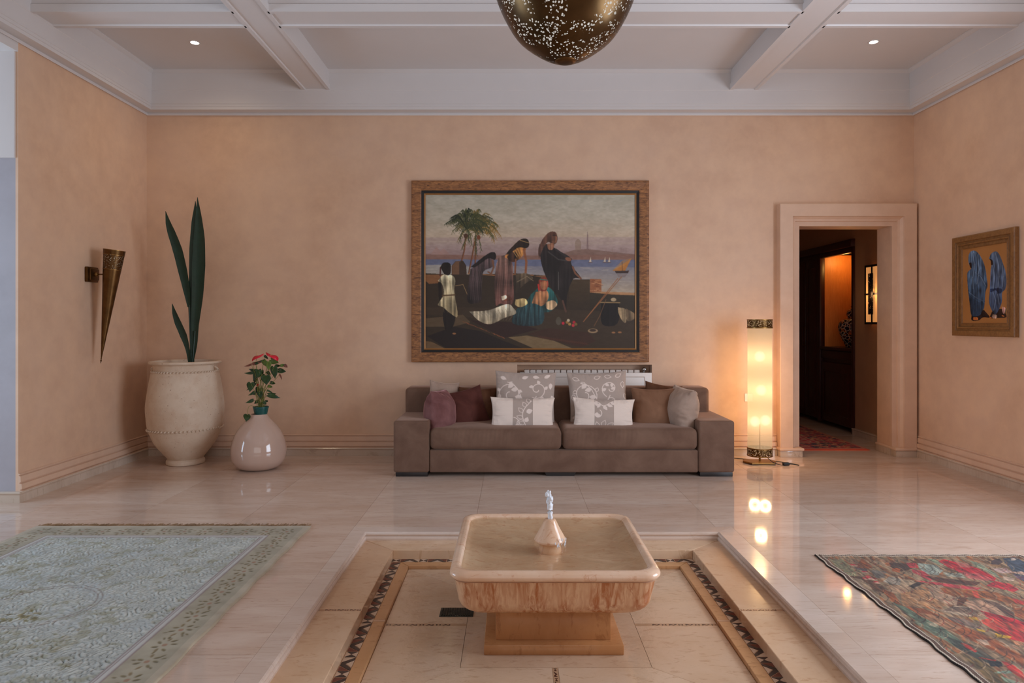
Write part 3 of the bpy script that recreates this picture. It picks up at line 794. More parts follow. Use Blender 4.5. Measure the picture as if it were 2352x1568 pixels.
bm = bmesh.new(); poly_prism(bm, [(.29, 0), (.52, 0), (.545, .04), (.27, .04)], 0, .12)
for v in bm.verts: v.co = Vector((v.co.x, YS+.035+v.co.z, v.co.y))
from_bm('foot', bm, M_foot, sofa)
# worn spots of the velvet are in the material; cushions lie on the sofa
def cushion(name, loc, W, Hh, T, yaw, lean, roll, mat, label, group, art=None, n=44, wr=.006, seed=0, ear=.09, tp=.5):
    if art is not None: ny, nx = art.a.shape[:2]
    else: ny = nx = n
    v, u = np.meshgrid(np.linspace(1, -1, ny), np.linspace(-1, 1, nx), indexing='ij')
    r = np.random.RandomState(seed)
    e1 = vnoise(ny, nx, (ny/3, nx/3), seed+1); e2 = vnoise(ny, nx, (ny/14, nx/5), seed+2); e3 = vnoise(ny, nx, (ny/5, nx/14), seed+3)
    x = u*W/2*(1-ear*(1-v**2)*np.abs(u)); z = v*Hh/2*(1-ear*(1-u**2)*np.abs(v))
    t = T/2*(np.clip(1-np.abs(u)**2.6, 0, 1)*np.clip(1-np.abs(v)**2.6, 0, 1))**tp
    edge = np.clip(np.maximum(np.abs(u), np.abs(v))*2-1, 0, 1); inner = np.clip((1-np.maximum(np.abs(u), np.abs(v)))*12, 0, 1)
    wrk = ((e2-.5)*np.abs(u)+(e3-.5)*np.abs(v))*edge*inner*wr*4+(e1-.5)*wr*2.0*inner
    zz = z-.012*np.exp(-((v+1)/.5)**2)*0
    F_ = np.stack([x, -t-wrk*(t > 0), zz], -1); B_ = np.stack([x, t+wrk*(t > 0), zz], -1)
    C = None
    if art is not None:
        C = [art.a, np.tile(art.a.mean((0, 1)), (ny, nx, 1))]
        step_ = 1
    o = grid_mesh(name, [F_, B_], C, mat, None, True, True)
    o.rotation_mode = 'XYZ'
    M = Matrix.Translation(loc) @ Matrix.Rotation(rad(yaw), 4, 'Z') @ Matrix.Rotation(rad(-lean), 4, 'X') @ Matrix.Rotation(rad(roll), 4, 'Y')
    o.matrix_basis = M
    return tag(o, label, 'cushion', group)
# printed vine fabric
TA = (176, 158, 146); WH = (232, 214, 202)
def arc(cx, cy, r0, r1, a0, a1, n=26): return [(cx+(r0+(r1-r0)*k/n)*math.cos(rad(a0+(a1-a0)*k/n)), cy+(r0+(r1-r0)*k/n)*math.sin(rad(a0+(a1-a0)*k/n))) for k in range(n+1)]
def vine(cv, pts, wd=2.0, leaves=(0, 1), side=1, ln=11, ring=False, step=4, lw=4.2):
    cv.line(pts, wd, WH, .95, raw=True)
    for i in range(int(len(pts)*leaves[0])+1, int(len(pts)*leaves[1])-1, step):
        (x0, y0), (x1, y1) = pts[i], pts[i+1]; a = math.atan2(y1-y0, x1-x0)+side*1.05
        cv.leaf(x0, y0, ln, lw, a, WH, ring and 1.4, .92)
def fabric_big(flip, seed):
    cv = Canvas(150, 150, TA)
    vine(cv, arc(38, 62, 32, 6, -200 if not flip else 20, 250 if not flip else -430), leaves=(.05, .62), side=-1 if not flip else 1, ring=flip)
    vine(cv, arc(104, 48, 24, 4, 120, -330 if not flip else 520), leaves=(.1, .7), side=1, ln=12, ring=not flip and False)
    vine(cv, [(70, 150), (72, 130), (78, 110), (88, 92), (96, 76), (102, 66)], leaves=(0, 1), side=1, step=1, ln=18, ring=True)
    vine(cv, [(78, 112), (74, 92), (66, 70), (56, 48), (44, 34), (30, 30)], leaves=(.2, 1), side=-1, step=1, ln=17, lw=6)
    vine(cv, arc(120, 108, 26, 8, -160, 130), leaves=(.1, .8), side=-1, ring=flip)
    vine(cv, arc(30, 122, 24, 5, -30, -330), leaves=(.1, .8), side=1, ring=not flip)
    for (x, y, a) in ((66, 18, -.4), (92, 12, .2), (120, 16, -.5), (138, 30, 1.6), (142, 62, 1.2), (12, 16, .4), (8, 60, 1.5)):
        cv.leaf(x, y, 17, 5, a, WH, False if seed % 2 else 1.4)
    cv.line(arc(132, 84, 10, 2, 0, 400), 2, WH, raw=True)
    return cv
def fabric_lumbar(seed):
    cv = Canvas(170, 100, (230, 212, 198)); cv.a[:, 59:112] = TA
    T0 = cv.a.copy()
    pts = [(98, 100), (92, 82), (86, 66), (84, 50), (90, 34), (100, 20), (108, 10)] if seed == 0 else [(60, 8), (70, 14), (80, 24), (90, 22), (100, 14), (110, 8)]
    sp = [(p.x, p.y) for p in spline([(a, b, 0) for a, b in pts], 4)]
    vine(cv, sp, 2.2, (0, 1), -1 if seed == 0 else 1, 17, seed == 0, 4, 5)
    if seed: vine(cv, arc(86, 112, 26, 26, -170, -10), 2.4, (0, 1), -1, 20, True, 5, 6); vine(cv, arc(66, 50, 14, 5, -60, 200), 2, (.3, 1), 1, 10)
    else:
        cv.leaf(94, 46, 18, 7, -.4, WH); cv.leaf(92, 74, 16, 6, -1.2, WH); vine(cv, arc(78, 78, 12, 3, -40, -330), 2, (0, 0), 1); vine(cv, arc(58, 78, 18, 18, -80, 40), 2, (.7, 1), 1, 12)
    cv.a[:, :59] = T0[:, :59]; cv.a[:, 112:] = T0[:, 112:]
    return cv
M_fab = m_paint('printed_cotton', .8, .12, 500, .2)
M_mauve = m_velvet('mauve_velvet', L(104, 66, 64), L(138, 96, 94), .8)
M_plum = m_velvet('plum_velvet', L(74, 38, 32), L(98, 56, 48), .45)
M_brown = m_velvet('brown_velvet', L(84, 52, 34), L(106, 70, 48), .4)
M_tan = m_velvet('tan_velvet', L(120, 84, 62), L(140, 102, 78), .35)
M_palec = m_velvet('pale_taupe_velvet', L(158, 134, 118), L(178, 154, 138), .5)
gS = 'scatter cushions on the taupe sofa'
def px(x, y, Y): return P(x, y, Y)
cushion('velvet_cushion', px(1011, 949, 5.98), .38, .41, .27, 76, 6, 3, M_mauve, 'mauve velvet cushion turned edge-on against the sofa armrest furthest from the lamp', gS, seed=1, wr=.012, tp=.72, ear=.04)
cushion('velvet_cushion', px(1074, 938, 6.13), .36, .37, .13, 20, 16, -12, M_plum, 'plum velvet cushion leaning beside the mauve edge-on cushion', gS, seed=2)
cushion('velvet_cushion', px(1018, 925, 6.22), .30, .40, .10, 30, 8, 8, M_palec, 'beige velvet cushion mostly hidden behind the mauve edge-on cushion', gS, seed=3)
cushion('velvet_cushion', px(1096, 934, 6.25), .36, .36, .10, 0, 9, 2, M_brown, 'dark brown velvet cushion behind the plum one, left of the first vine-print cushion', gS, seed=4)
cushion('printed_cushion', px(1206, 919, 6.16), .56, .53, .15, -2, 13, 1.5, M_fab, 'large square vine-print cushion on the half of the sofa near the plum cushion', gS, fabric_big(False, 1), seed=5, ear=.07)
cushion('lumbar_cushion', px(1200, 952, 5.96), .57, .31, .14, 1, 16, 1, M_fab, 'white lumbar cushion with one curving leafy stem on its taupe centre band', gS, fabric_lumbar(0), seed=6, ear=.08)
cushion('printed_cushion', px(1374, 918, 6.16), .55, .52, .15, 2, 13, -2, M_fab, 'large square taupe cushion with white vine print, next to the tan cushion', gS, fabric_big(True, 2), seed=7, ear=.07)
cushion('lumbar_cushion', px(1386, 953, 5.96), .55, .30, .14, -2, 16, 2, M_fab, 'white lumbar cushion with a fan of outlined leaves on its taupe centre band', gS, fabric_lumbar(1), seed=8, ear=.09)
cushion('velvet_cushion', px(1503, 939, 6.06), .41, .38, .15, -4, 12, 0, M_tan, 'plain tan velvet cushion standing square beside the pale edge-on cushion', gS, seed=9)
cushion('velvet_cushion', px(1566, 941, 6.00), .38, .40, .25, -76, 6, 3, M_palec, 'pale taupe velvet cushion turned edge-on beside the armrest nearest the lamp', gS, seed=10, wr=.013, tp=.68, ear=.04)
cushion('velvet_cushion', px(1520, 930, 6.24), .36, .40, .09, 8, 8, 9, M_brown, 'brown velvet cushion peeping over the tan cushion', gS, seed=11)

# ================================================================== RADIATOR IN ITS NICHE
ra = empty('radiator', ((NX0+NX1)/2, YB+.1, .2), 'white sectional radiator in a wall niche behind the sofa', 'radiator')
rx0, rx1 = .115, 1.262
nsec = 19; pw = (rx1-rx0)/nsec
bm = bmesh.new(); bm_box(bm, 0, pw*.88, YB+.045, YB+.125, .22, .832, .008, 2); me = bpy.data.meshes.new('section')
bmesh.ops.recalc_face_normals(bm, faces=bm.faces); bm.to_mesh(me); bm.free(); me.materials.append(M_radiator)
for k in range(nsec):
    o = bpy.data.objects.new('section', me); COL.objects.link(o); o.parent = ra
    o.matrix_parent_inverse = Matrix.Translation(ra.location).inverted(); o.location = (rx0+pw*k, 0, 0)
vl = lathe('valve', [(0, 0), (.016, 0), (.02, .012), (.02, .035), (.012, .045), (0, .047)], 0, 0, M_chrome, ra, 20, 40)
vl.data.transform(Matrix.Translation((1.302, YB+.075, .835)) @ Matrix.Rotation(PI/2, 4, 'X') @ Matrix.Translation((0, 0, -.02)))
tube('valve_pipe', [(1.302, YB+.08, .15), (1.302, YB+.08, .835)], .009, M_chrome, ra)
tube('valve_pipe', [(1.262, YB+.085, .80), (1.31, YB+.085, .80)], .008, M_chrome, ra)
tube('bleed_valve', [(.075, YB+.085, .805), (.116, YB+.085, .805)], .009, M_chrome, ra)
rc = empty('radiator_cover', ((NX0+NX1)/2, YB, .15), 'white flat cover panel closing the radiator niche behind the sofa', 'radiator cover')
box('panel', NX0+.002, NX1-.002, YB-.004, YB+.018, NZ0, .806, M_radiator, rc, .002)
sweep('panel_moulding', [(NX0+.09, .25), (NX1-.07, .25), (NX1-.07, .77), (NX0+.09, .77)], [(0, 0), (.004, .005), (.008, 0)], lambda a, b, d: (a, YB-.004-d, b), M_radiator, rc, closed=True)

# ================================================================== LARGE PAINTING
def paint_scene():
    W_, H_ = 460, 336
    T = lambda x, y: ((x-200)/1675*W_, (y-165)/1227*H_)
    c = Canvas(W_, H_, (150, 145, 130), T)
    yy = c.Y/H_
    stops = [(0, (176, 170, 152)), (.15, (186, 176, 156)), (.27, (192, 172, 148)), (.33, (168, 146, 138)), (.40, (150, 124, 120)), (.43, (130, 100, 88)), (.435, (120, 92, 80))]
    for k in range(3):
        c.a[..., k] = np.interp(yy, [a for a, _ in stops], [b[k] for _, b in stops])
    c.a += (vnoise(H_, W_, (30, 90), 3)-.5)[..., None]*16
    c.poly([(200, 505), (1870, 500), (1870, 545), (200, 530)], (160, 136, 136), .35)
    for x0, h_ in ((290, 60), (345, 50)): c.poly([(x0-50, 640), (x0, 640-h_), (x0+50, 640)], (166, 128, 116), .6)
    # far town: dome and minaret
    c.poly([(1270, 640), (1400, 600), (1500, 598), (1600, 610), (1870, 640), (1870, 665), (1270, 665)], (128, 100, 88), .9)
    c.ell(1417, 560, 7, 11, 0, (150, 128, 112)); c.line([(1417, 520), (1417, 550)], 1.2, (150, 128, 112)); c.poly([(1395, 575), (1440, 575), (1440, 605), (1395, 605)], (146, 122, 108))
    c.poly([(1489, 480), (1497, 480), (1500, 600), (1485, 600)], (138, 114, 110)); c.line([(1493, 462), (1493, 485)], 1, (138, 114, 110))
    for x in (1080, 1640, 1690, 1760, 1800): c.line([(x, 590), (x, 640)], 1, (140, 114, 104), .6)
    c.poly([(200, 640), (900, 650), (1870, 640), (1870, 692), (200, 684)], (134, 98, 84), .8)
    # river
    c.poly([(200, 680), (1870, 684), (1870, 960), (200, 960)], (116, 118, 134), 1, (178, 160, 136))
    c.poly([(200, 680), (1870, 684), (1870, 742), (200, 725)], (98, 104, 130), .75)
    for k in range(90):
        x, y = RNG.uniform(200, 1870), RNG.uniform(740, 950); l = RNG.uniform(20, 120)
        c.line([(x, y), (x+l, y+RNG.uniform(-2, 2))], 1, (206, 190, 164) if RNG.rand() > .5 else (140, 140, 150), .35)
    c.poly([(200, 725), (360, 720), (560, 740), (560, 800), (200, 800)], (176, 168, 150), .6)
    # boats
    c.poly([(1690, 770), (1845, 670), (1790, 775)], (176, 116, 54)); c.poly([(1690, 770), (1770, 690), (1845, 670), (1815, 715)], (190, 134, 70), .5)
    c.poly([(1710, 772), (1825, 768), (1815, 792), (1722, 792)], (60, 44, 40)); c.line([(1768, 700), (1770, 775)], 1, (80, 54, 40))
    c.poly([(1725, 795), (1810, 795), (1790, 822), (1740, 822)], (120, 104, 100), .6)
    for x in (1515, 1630, 1665): c.poly([(x-10, 700), (x+4, 660), (x+8, 700)], (206, 190, 166)); c.line([(x-14, 704), (x+14, 704)], 1.2, (110, 84, 76))
    # palms
    for pts in ([(520, 500), (512, 600), (490, 690)], [(600, 520), (600, 640), (596, 720)], [(592, 540), (572, 660), (545, 790)]):
        c.line(pts, 3.2, (96, 60, 42)); c.line([(x+3, y) for x, y in pts], 1, (180, 110, 66), .7)
    for (cx, cy, n_, R_, cc) in ((690, 440, 20, 120, ((150, 112, 56), (170, 132, 72))), (600, 420, 44, 185, ((70, 74, 40), (120, 100, 52), (44, 52, 32))), (530, 400, 40, 175, ((34, 42, 28), (50, 58, 34), (76, 80, 44)))):
        for k in range(n_):
            a = RNG.uniform(-PI*.98, PI*.12) if k % 3 else RNG.uniform(-PI, PI); r_ = R_*RNG.uniform(.6, 1.0); col = cc[RNG.randint(len(cc))]
            ex, ey = cx+r_*math.cos(a), cy+r_*math.sin(a)*.95; mx_, my_ = cx+r_*.55*math.cos(a), cy+r_*.6*math.sin(a)-14
            ey += 35
            pts = [(p.x, p.y) for p in spline([(cx, cy+40, 0), (mx_, my_, 0), (ex, ey, 0)], 5)]
            c.line(pts, 1.3, col, .9)
            for q in pts[3:]:
                for s in (-1, 1): c.line([q, (q[0]+s*RNG.uniform(6, 16), q[1]+RNG.uniform(10, 30))], .9, col, .75)
    c.ell(625, 505, 4, 5, 0, (120, 66, 40)); c.ell(522, 492, 5, 5, 0, (80, 52, 34))
    # terrace
    c.poly([(200, 790), (410, 800), (410, 730), (440, 695), (500, 690), (525, 730), (530, 800), (900, 790), (1150, 808), (1345, 838), (1510, 838), (1510, 940), (1870, 962), (1870, 1395), (200, 1395)], (52, 40, 28))
    c.poly([(200, 800), (300, 800), (420, 810), (400, 860), (230, 875), (200, 850)], (150, 98, 58), .8)
    c.poly([(412, 800), (412, 732), (442, 696), (480, 694), (470, 800)], (110, 78, 54)); c.poly([(470, 700), (520, 720), (530, 800), (470, 800)], (60, 44, 34))
    c.poly([(1345, 840), (1510, 842), (1510, 1130), (1345, 1100)], (74, 58, 38), .9, (44, 34, 24)); c.poly([(1512, 835), (1603, 838), (1603, 936), (1512, 944)], (150, 92, 58))
    for k in range(34): x, y = RNG.uniform(1515, 1595), RNG.uniform(842, 930); c.line([(x, y), (x+22, y+1)], 1, (214, 158, 110) if k % 2 else (110, 62, 42), .7)
    c.poly([(1512, 942), (1603, 936), (1870, 945), (1870, 966), (1700, 962)], (176, 128, 84), .9)
    c.poly([(1510, 950), (1870, 968), (1870, 1180), (1510, 1150)], (54, 46, 32), .9, (40, 32, 24))
    c.poly([(900, 795), (1100, 815), (1330, 850), (1330, 1080), (900, 1060)], (46, 36, 26), .9)
    c.line([(540, 792), (740, 806), (900, 800), (1060, 806)], 2, (170, 112, 66), .8)
    c.poly([(1060, 812), (1150, 806), (1340, 836), (1200, 838)], (150, 100, 62), .7)
    # terrace floor with woven mats
    c.poly([(200, 1120), (560, 1140), (820, 1300), (1400, 1390), (1870, 1390), (1870, 1100), (1300, 1080), (500, 1060), (200, 1060)], (62, 48, 34), .8)
    c.poly([(200, 1150), (500, 1120), (560, 1180), (420, 1215), (200, 1215)], (104, 84, 60), .7)
    c.poly([(210, 1290), (430, 1215), (640, 1250), (830, 1330), (1000, 1395), (380, 1395)], (28, 20, 20), .95)
    c.poly([(860, 1300), (1010, 1285), (1220, 1325), (1390, 1395), (1080, 1395)], (134, 110, 76), .85)
    c.poly([(560, 1165), (900, 1180), (1100, 1235), (830, 1305)], (44, 24, 22), .9); c.poly([(1010, 1275), (1180, 1225), (1500, 1260), (1560, 1330), (1440, 1380)], (62, 38, 28), .9)
    c.poly([(200, 1330), (250, 1335), (370, 1395), (200, 1395)], (120, 92, 62), .8)
    for k in range(26): t = k/25; c.line([(1100+t*380, 1290+t*55), (1120+t*380, 1306+t*55)], 1.4, (96, 50, 34), .6)
    for k in range(60): t = RNG.rand(); x, y = 480+t*350+RNG.uniform(-8, 8), 1165+t*140; c.line([(x, y), (x+10, y+6)], 1.2, (150, 84, 50), .45)
    # robed figures
    def blob(pts, col, sh=None, al=1): c.poly([(p.x, p.y) for p in spline([(a, b, 0) for a, b in pts+pts[:1]], 4)], col, al, sh, 1.1)
    # youth in a pale tunic
    blob([(345, 1060), (385, 1080), (395, 1250), (365, 1255), (340, 1150)], (24, 18, 16)); blob([(395, 1100), (440, 1100), (430, 1190), (400, 1240), (385, 1180)], (24, 18, 16))
    blob([(300, 860), (330, 870), (345, 960), (330, 1040), (305, 970)], (28, 20, 16))
    blob([(300, 850), (345, 800), (415, 808), (438, 850), (430, 940), (458, 1130), (400, 1110), (340, 1060), (300, 1040), (345, 960), (335, 880)], (196, 184, 150), (150, 132, 96))
    for x in (330, 360, 395, 425): c.line([(x, 850), (x+10, 960), (x+18, 1100)], 1.4, (120, 104, 74), .6)
    c.line([(338, 968), (435, 962)], 3, (100, 74, 50)); blob([(320, 740), (345, 706), (395, 712), (404, 760), (392, 805), (350, 795)], (24, 16, 14)); c.line([(320, 745), (318, 808)], 3, (70, 30, 26)); c.line([(440, 890), (500, 880), (535, 960)], 1.2, (150, 120, 80))
    # stooping woman in grey-violet
    blob([(560, 760), (640, 690), (720, 665), (750, 690), (735, 740), (660, 780), (650, 900), (640, 1010), (540, 1020), (545, 860)], (92, 74, 74), (44, 34, 34))
    blob([(560, 740), (690, 640), (745, 622), (765, 650), (752, 684), (700, 672), (600, 740)], (26, 20, 20)); c.line([(735, 690), (745, 740), (722, 800)], 3.5, (120, 80, 56)); c.line([(700, 780), (735, 800)], 3, (120, 80, 56))
    for k in range(6): c.line([(600+k*14, 740), (570+k*16, 860), (560+k*16, 1000)], 1, (120, 98, 96), .4)
    # leaning woman with bare waist
    blob([(765, 720), (790, 660), (860, 650), (895, 720), (900, 860), (905, 1000), (870, 1050), (800, 1030), (760, 1040), (752, 860)], (116, 88, 78), (96, 60, 52))
    blob([(830, 660), (880, 600), (960, 570), (1000, 590), (985, 640), (930, 690), (880, 690)], (176, 116, 62)); blob([(850, 660), (890, 620), (930, 640), (910, 700), (870, 690)], (70, 44, 32))
    for k in range(5): c.line([(890+k*22, 600+k*-3), (930+k*14, 660-k*6)], 1.6, (222, 168, 90), .7)
    c.line([(985, 600), (1005, 700), (998, 800)], 5, (140, 86, 56)); c.line([(920, 680), (915, 790)], 4, (128, 80, 54))
    blob([(835, 645), (900, 570), (960, 520), (1010, 518), (1028, 560), (1005, 590), (940, 585), (880, 630)], (40, 28, 22)); c.line([(955, 528), (1022, 548)], 1.6, (150, 120, 76))
    for k in range(7): c.line([(790+k*16, 730), (775+k*18, 880), (768+k*20, 1030)], 1, (160, 118, 106), .4)
    # draped cloth over the wall
    blob([(920, 800), (1000, 790), (1060, 830), (1000, 870), (940, 930), (920, 980), (915, 880)], (110, 92, 70), (40, 30, 24)); c.line([(930, 860), (1010, 815), (1060, 850)], 1.6, (150, 130, 100), .7)
    # seated figure in black
    blob([(1110, 560), (1180, 560), (1260, 610), (1350, 660), (1365, 720), (1390, 760), (1440, 830), (1380, 835), (1330, 960), (1320, 1080), (1290, 1010), (1200, 900), (1150, 790), (1120, 690)], (38, 32, 32), (22, 18, 18))
    blob([(1105, 680), (1100, 600), (1135, 520), (1185, 465), (1235, 462), (1252, 500), (1245, 548), (1210, 560), (1180, 540), (1140, 590)], (112, 74, 56), (60, 42, 38)); blob([(1215, 495), (1250, 500), (1242, 545), (1215, 552)], (176, 118, 86)); blob([(1170, 560), (1225, 550), (1215, 600), (1180, 600)], (170, 116, 88))
    c.line([(1180, 620), (1260, 680), (1330, 690)], 3, (66, 60, 58), .8); c.line([(1240, 600), (1320, 655), (1362, 680)], 4, (52, 46, 46)); c.ell(1340, 678, 7, 4, .3, (140, 90, 66)); c.line([(1375, 740), (1395, 790), (1440, 832)], 4, (120, 78, 58))
    c.line([(1260, 780), (1262, 920)], 1.4, (120, 116, 110), .7); c.line([(1295, 1010), (1320, 1095)], 4, (88, 60, 48))
    # reclining figure with teal skirt
    blob([(1040, 960), (1110, 900), (1190, 905), (1240, 970), (1250, 1040), (1180, 1100), (1060, 1080), (1000, 1040)], (36, 92, 88), (30, 60, 60))
    blob([(1080, 940), (1165, 925), (1180, 990), (1130, 1050), (1050, 1040)], (166, 112, 74)); blob([(930, 1070), (1060, 1030), (1140, 1080), (1130, 1190), (1000, 1210), (890, 1180)], (44, 80, 84), (26, 46, 52))
    for k in range(7): c.line([(960+k*26, 1060), (940+k*30, 1120), (930+k*32, 1195)], 1.1, (84, 122, 120), .5)
    blob([(1100, 850), (1130, 822), (1165, 826), (1180, 880), (1160, 930), (1110, 925)], (120, 54, 40)); blob([(1115, 860), (1165, 855), (1162, 915), (1125, 915)], (150, 96, 64)); c.line([(1100, 880), (1105, 925)], 3, (190, 48, 40)); c.line([(1115, 838), (1170, 845)], 2, (60, 116, 100))
    blob([(920, 1000), (990, 990), (1015, 1030), (960, 1060), (915, 1040)], (206, 178, 120)); blob([(1160, 1020), (1220, 1005), (1250, 1040), (1210, 1080), (1165, 1070)], (190, 158, 120))
    # sleeping child under a white cloth
    blob([(550, 1095), (700, 1085), (850, 1035), (900, 1065), (922, 1110), (830, 1145), (720, 1195), (630, 1170)], (206, 194, 166), (160, 144, 116)); blob([(800, 980), (830, 962), (870, 970), (890, 1000), (830, 1010)], (100, 56, 42)); blob([(805, 975), (840, 965), (850, 985), (815, 1005)], (220, 200, 170))
    for k in range(10): c.line([(600+k*30, 1100-k*3), (640+k*28, 1130), (650+k*24, 1165)], 1, (126, 112, 88), .5)
    # still life: pots, rods, basket, fruit
    blob([(1600, 1025), (1740, 1030), (1730, 1190), (1610, 1195)], (18, 14, 14)); c.line([(1590, 1022), (1750, 1024)], 2.4, (150, 124, 84)); c.ell(1700, 1000, 6, 4, 0, (176, 154, 120)); blob([(1735, 1060), (1800, 1080), (1800, 1175), (1775, 1175), (1740, 1110)], (150, 128, 96)); blob([(1800, 1070), (1865, 1110), (1868, 1150), (1810, 1170)], (110, 90, 66))
    c.line([(1735, 830), (1460, 1175)], 1.5, (150, 96, 58)); c.line([(1765, 818), (1480, 1150)], 1.5, (150, 96, 58)); c.line([(1640, 1000), (1590, 1130), (1545, 1210)], 1.2, (120, 84, 56)); c.ell(1535, 1248, 11, 5, 0, (150, 124, 92)); c.ell(1535, 1244, 7, 3, 0, (60, 44, 34))
    c.ell(1262, 1170, 6, 9, 0, (84, 76, 62)); 
    for (x, y, k) in ((1298, 1188, (190, 40, 60)), (1330, 1180, (150, 110, 60)), (1350, 1195, (170, 130, 70)), (1385, 1180, (176, 34, 50)), (1378, 1205, (190, 50, 60)), (1400, 1195, (120, 96, 50)), (1340, 1165, (200, 180, 150))): c.ell(x, y, 3.2, 3.2, 0, k)
    for (x, y) in ((1700, 1262), (1750, 1260), (430, 1270)): c.ell(x, y, 4, 2, 0, (150, 104, 66))
    n1 = (vnoise(H_, W_, (3, 7), 11, 2)-.5); n2 = (vnoise(H_, W_, (9, 16), 12, 2)-.5)
    c.a += (n1*16+n2*14)[..., None]*(c.a.mean(-1, keepdims=True)/130)
    return c
def flat_picture(name, cv, x0, x1, z0, z1, mapf, mat, parent):
    v, u = np.meshgrid(np.linspace(z1, z0, cv.h), np.linspace(x0, x1, cv.w), indexing='ij')
    Pn = mapf(u, v); return grid_mesh(name, [Pn], [cv.a], mat, parent, False)
px0, px1, pz0, pz1 = -.982, 1.329, .913, 2.678
pa = empty('large_painting', ((px0+px1)/2, YB, pz0), 'large framed oil painting of robed figures on a river terrace with palm trees', 'painting')
fprof = [(0, 0), (0, .040), (.006, .046), (.02, .047), (.085, .040), (.094, .034), (.094, 0)]
sweep('frame', [(px0, pz0), (px1, pz0), (px1, pz1), (px0, pz1)], fprof, lambda a, b, d: (a, YB-.004-d, b), M_frame, pa, closed=True)
sweep('liner', [(px0+.094, pz0+.094), (px1-.094, pz0+.094), (px1-.094, pz1-.094), (px0+.094, pz1-.094)], [(0, 0), (0, .028), (.026, .022), (.026, 0)], lambda a, b, d: (a, YB-.004-d, b), M_liner, pa, closed=True)
sweep('fillet', [(px0+.120, pz0+.120), (px1-.120, pz0+.120), (px1-.120, pz1-.120), (px0+.120, pz1-.120)], [(0, 0), (0, .024), (.005, .027), (.014, .020), (.014, 0)], lambda a, b, d: (a, YB-.004-d, b), M_fillet, pa, closed=True)
M_oil = m_paint('oil_paint', .38, .15, 120)
flat_picture('canvas', paint_scene(), px0+.132, px1-.132, pz0+.132, pz1-.132, lambda u, v: np.stack([u, np.full_like(u, YB-.018), v], -1), M_oil, pa)

# ================================================================== PICTURE ON THE RIGHT WALL
def paint_blue():
    W_, H_ = 150, 240       # crop frame: left edge x 218..242, right 748..770
    c = Canvas(W_, H_, (168, 116, 66))
    c.a += (vnoise(H_, W_, (60, 60), 5)-.5)[..., None]*14
    # map the photograph's crop points (perspective quad) to the canvas
    src = [(228, 380), (738, 275), (770, 1285), (244, 1305)]; dst = [(0, 0), (W_, 0), (W_, H_), (0, H_)]
    A = []; B = []
    for (x, y), (u, v) in zip(src, dst):
        A += [[x, y, 1, 0, 0, 0, -u*x, -u*y], [0, 0, 0, x, y, 1, -v*x, -v*y]]; B += [u, v]
    h = np.linalg.solve(np.array(A, float), np.array(B, float))
    def T(x, y): d = h[6]*x+h[7]*y+1; return ((h[0]*x+h[1]*y+h[2])/d, (h[3]*x+h[4]*y+h[5])/d)
    c.T = T
    def blob(pts, col, sh=None, al=1): c.poly([(p.x, p.y) for p in spline([(a, b, 0) for a, b in pts+pts[:1]], 4)], col, al, sh, 1.0)
    blob([(348, 1180), (440, 1170), (480, 1120), (530, 1170), (555, 1215), (480, 1215), (430, 1255), (350, 1258)], (36, 26, 26))
    blob([(580, 1140), (690, 1100), (750, 1200), (640, 1215), (560, 1220)], (40, 26, 24))
    blob([(298, 450), (320, 405), (365, 392), (410, 425), (460, 510), (495, 620), (510, 720), (522, 820), (500, 900), (490, 1090), (465, 1130), (440, 1190), (350, 1200), (325, 1060), (300, 880), (288, 740), (290, 660), (330, 610), (305, 560), (296, 500)], (88, 112, 140), (44, 64, 88))
    blob([(305, 545), (330, 540), (335, 600), (322, 600)], (40, 26, 24))
    blob([(300, 880), (340, 960), (420, 1020), (490, 1030), (480, 1100), (440, 1180), (350, 1190), (322, 1040)], (44, 62, 84))
    blob([(528, 480), (555, 420), (605, 392), (645, 430), (690, 540), (722, 640), (735, 760), (725, 850), (690, 900), (690, 1020), (640, 1150), (600, 1160), (545, 1030), (548, 880), (552, 640), (560, 560), (545, 500)], (92, 112, 140), (62, 80, 110))
    blob([(528, 482), (568, 500), (575, 560), (555, 555), (550, 510)], (38, 26, 26)); blob([(552, 850), (680, 845), (680, 900), (650, 905), (610, 870), (560, 900)], (30, 44, 70))
    for pts in ([(340, 420), (370, 560), (350, 720), (360, 860)], [(400, 440), (420, 620), (400, 800)], [(380, 660), (440, 700), (500, 820)], [(310, 900), (380, 960), (480, 1010)], [(600, 410), (640, 560), (650, 700), (640, 830)], [(570, 560), (600, 700), (590, 850)], [(590, 900), (620, 1000), (600, 1120)], [(640, 920), (660, 1040)], [(680, 560), (700, 700), (690, 820)]):
        c.line(pts, 2.4, (136, 156, 180), .55); c.line([(x+14, y+6) for x, y in pts], 2.2, (44, 62, 88), .5)
    blob([(368, 1218), (415, 1218), (418, 1250), (370, 1252)], (214, 122, 62)); blob([(590, 1170), (636, 1180), (632, 1222), (585, 1215)], (206, 170, 150)); blob([(695, 1070), (735, 1090), (722, 1160), (702, 1140)], (196, 150, 140)); c.line([(740, 1095), (735, 1140)], 2, (60, 90, 70)); c.line([(560, 1212), (575, 1218)], 3, (206, 110, 50)); c.line([(700, 1185), (718, 1190)], 3, (206, 120, 60))
    return c
by0, by1, bz0, bz1 = 5.265, 6.02, 1.183, 2.043
pb = empty('small_picture', (XR, (by0+by1)/2, bz0), 'framed picture of two figures in blue robes hanging beside the doorway', 'picture')
M_fr2 = m_wood('stained_frame_wood', L(112, 76, 42), L(152, 108, 62), (12, 4, 4), .45)
rp = [(0, 0), (0, .030), (.008, .036), (.045, .034), (.050, .022), (.062, .022), (.066, .030), (.078, .026), (.080, .012), (.102, .014), (.106, .018), (.112, .010), (.112, 0)]
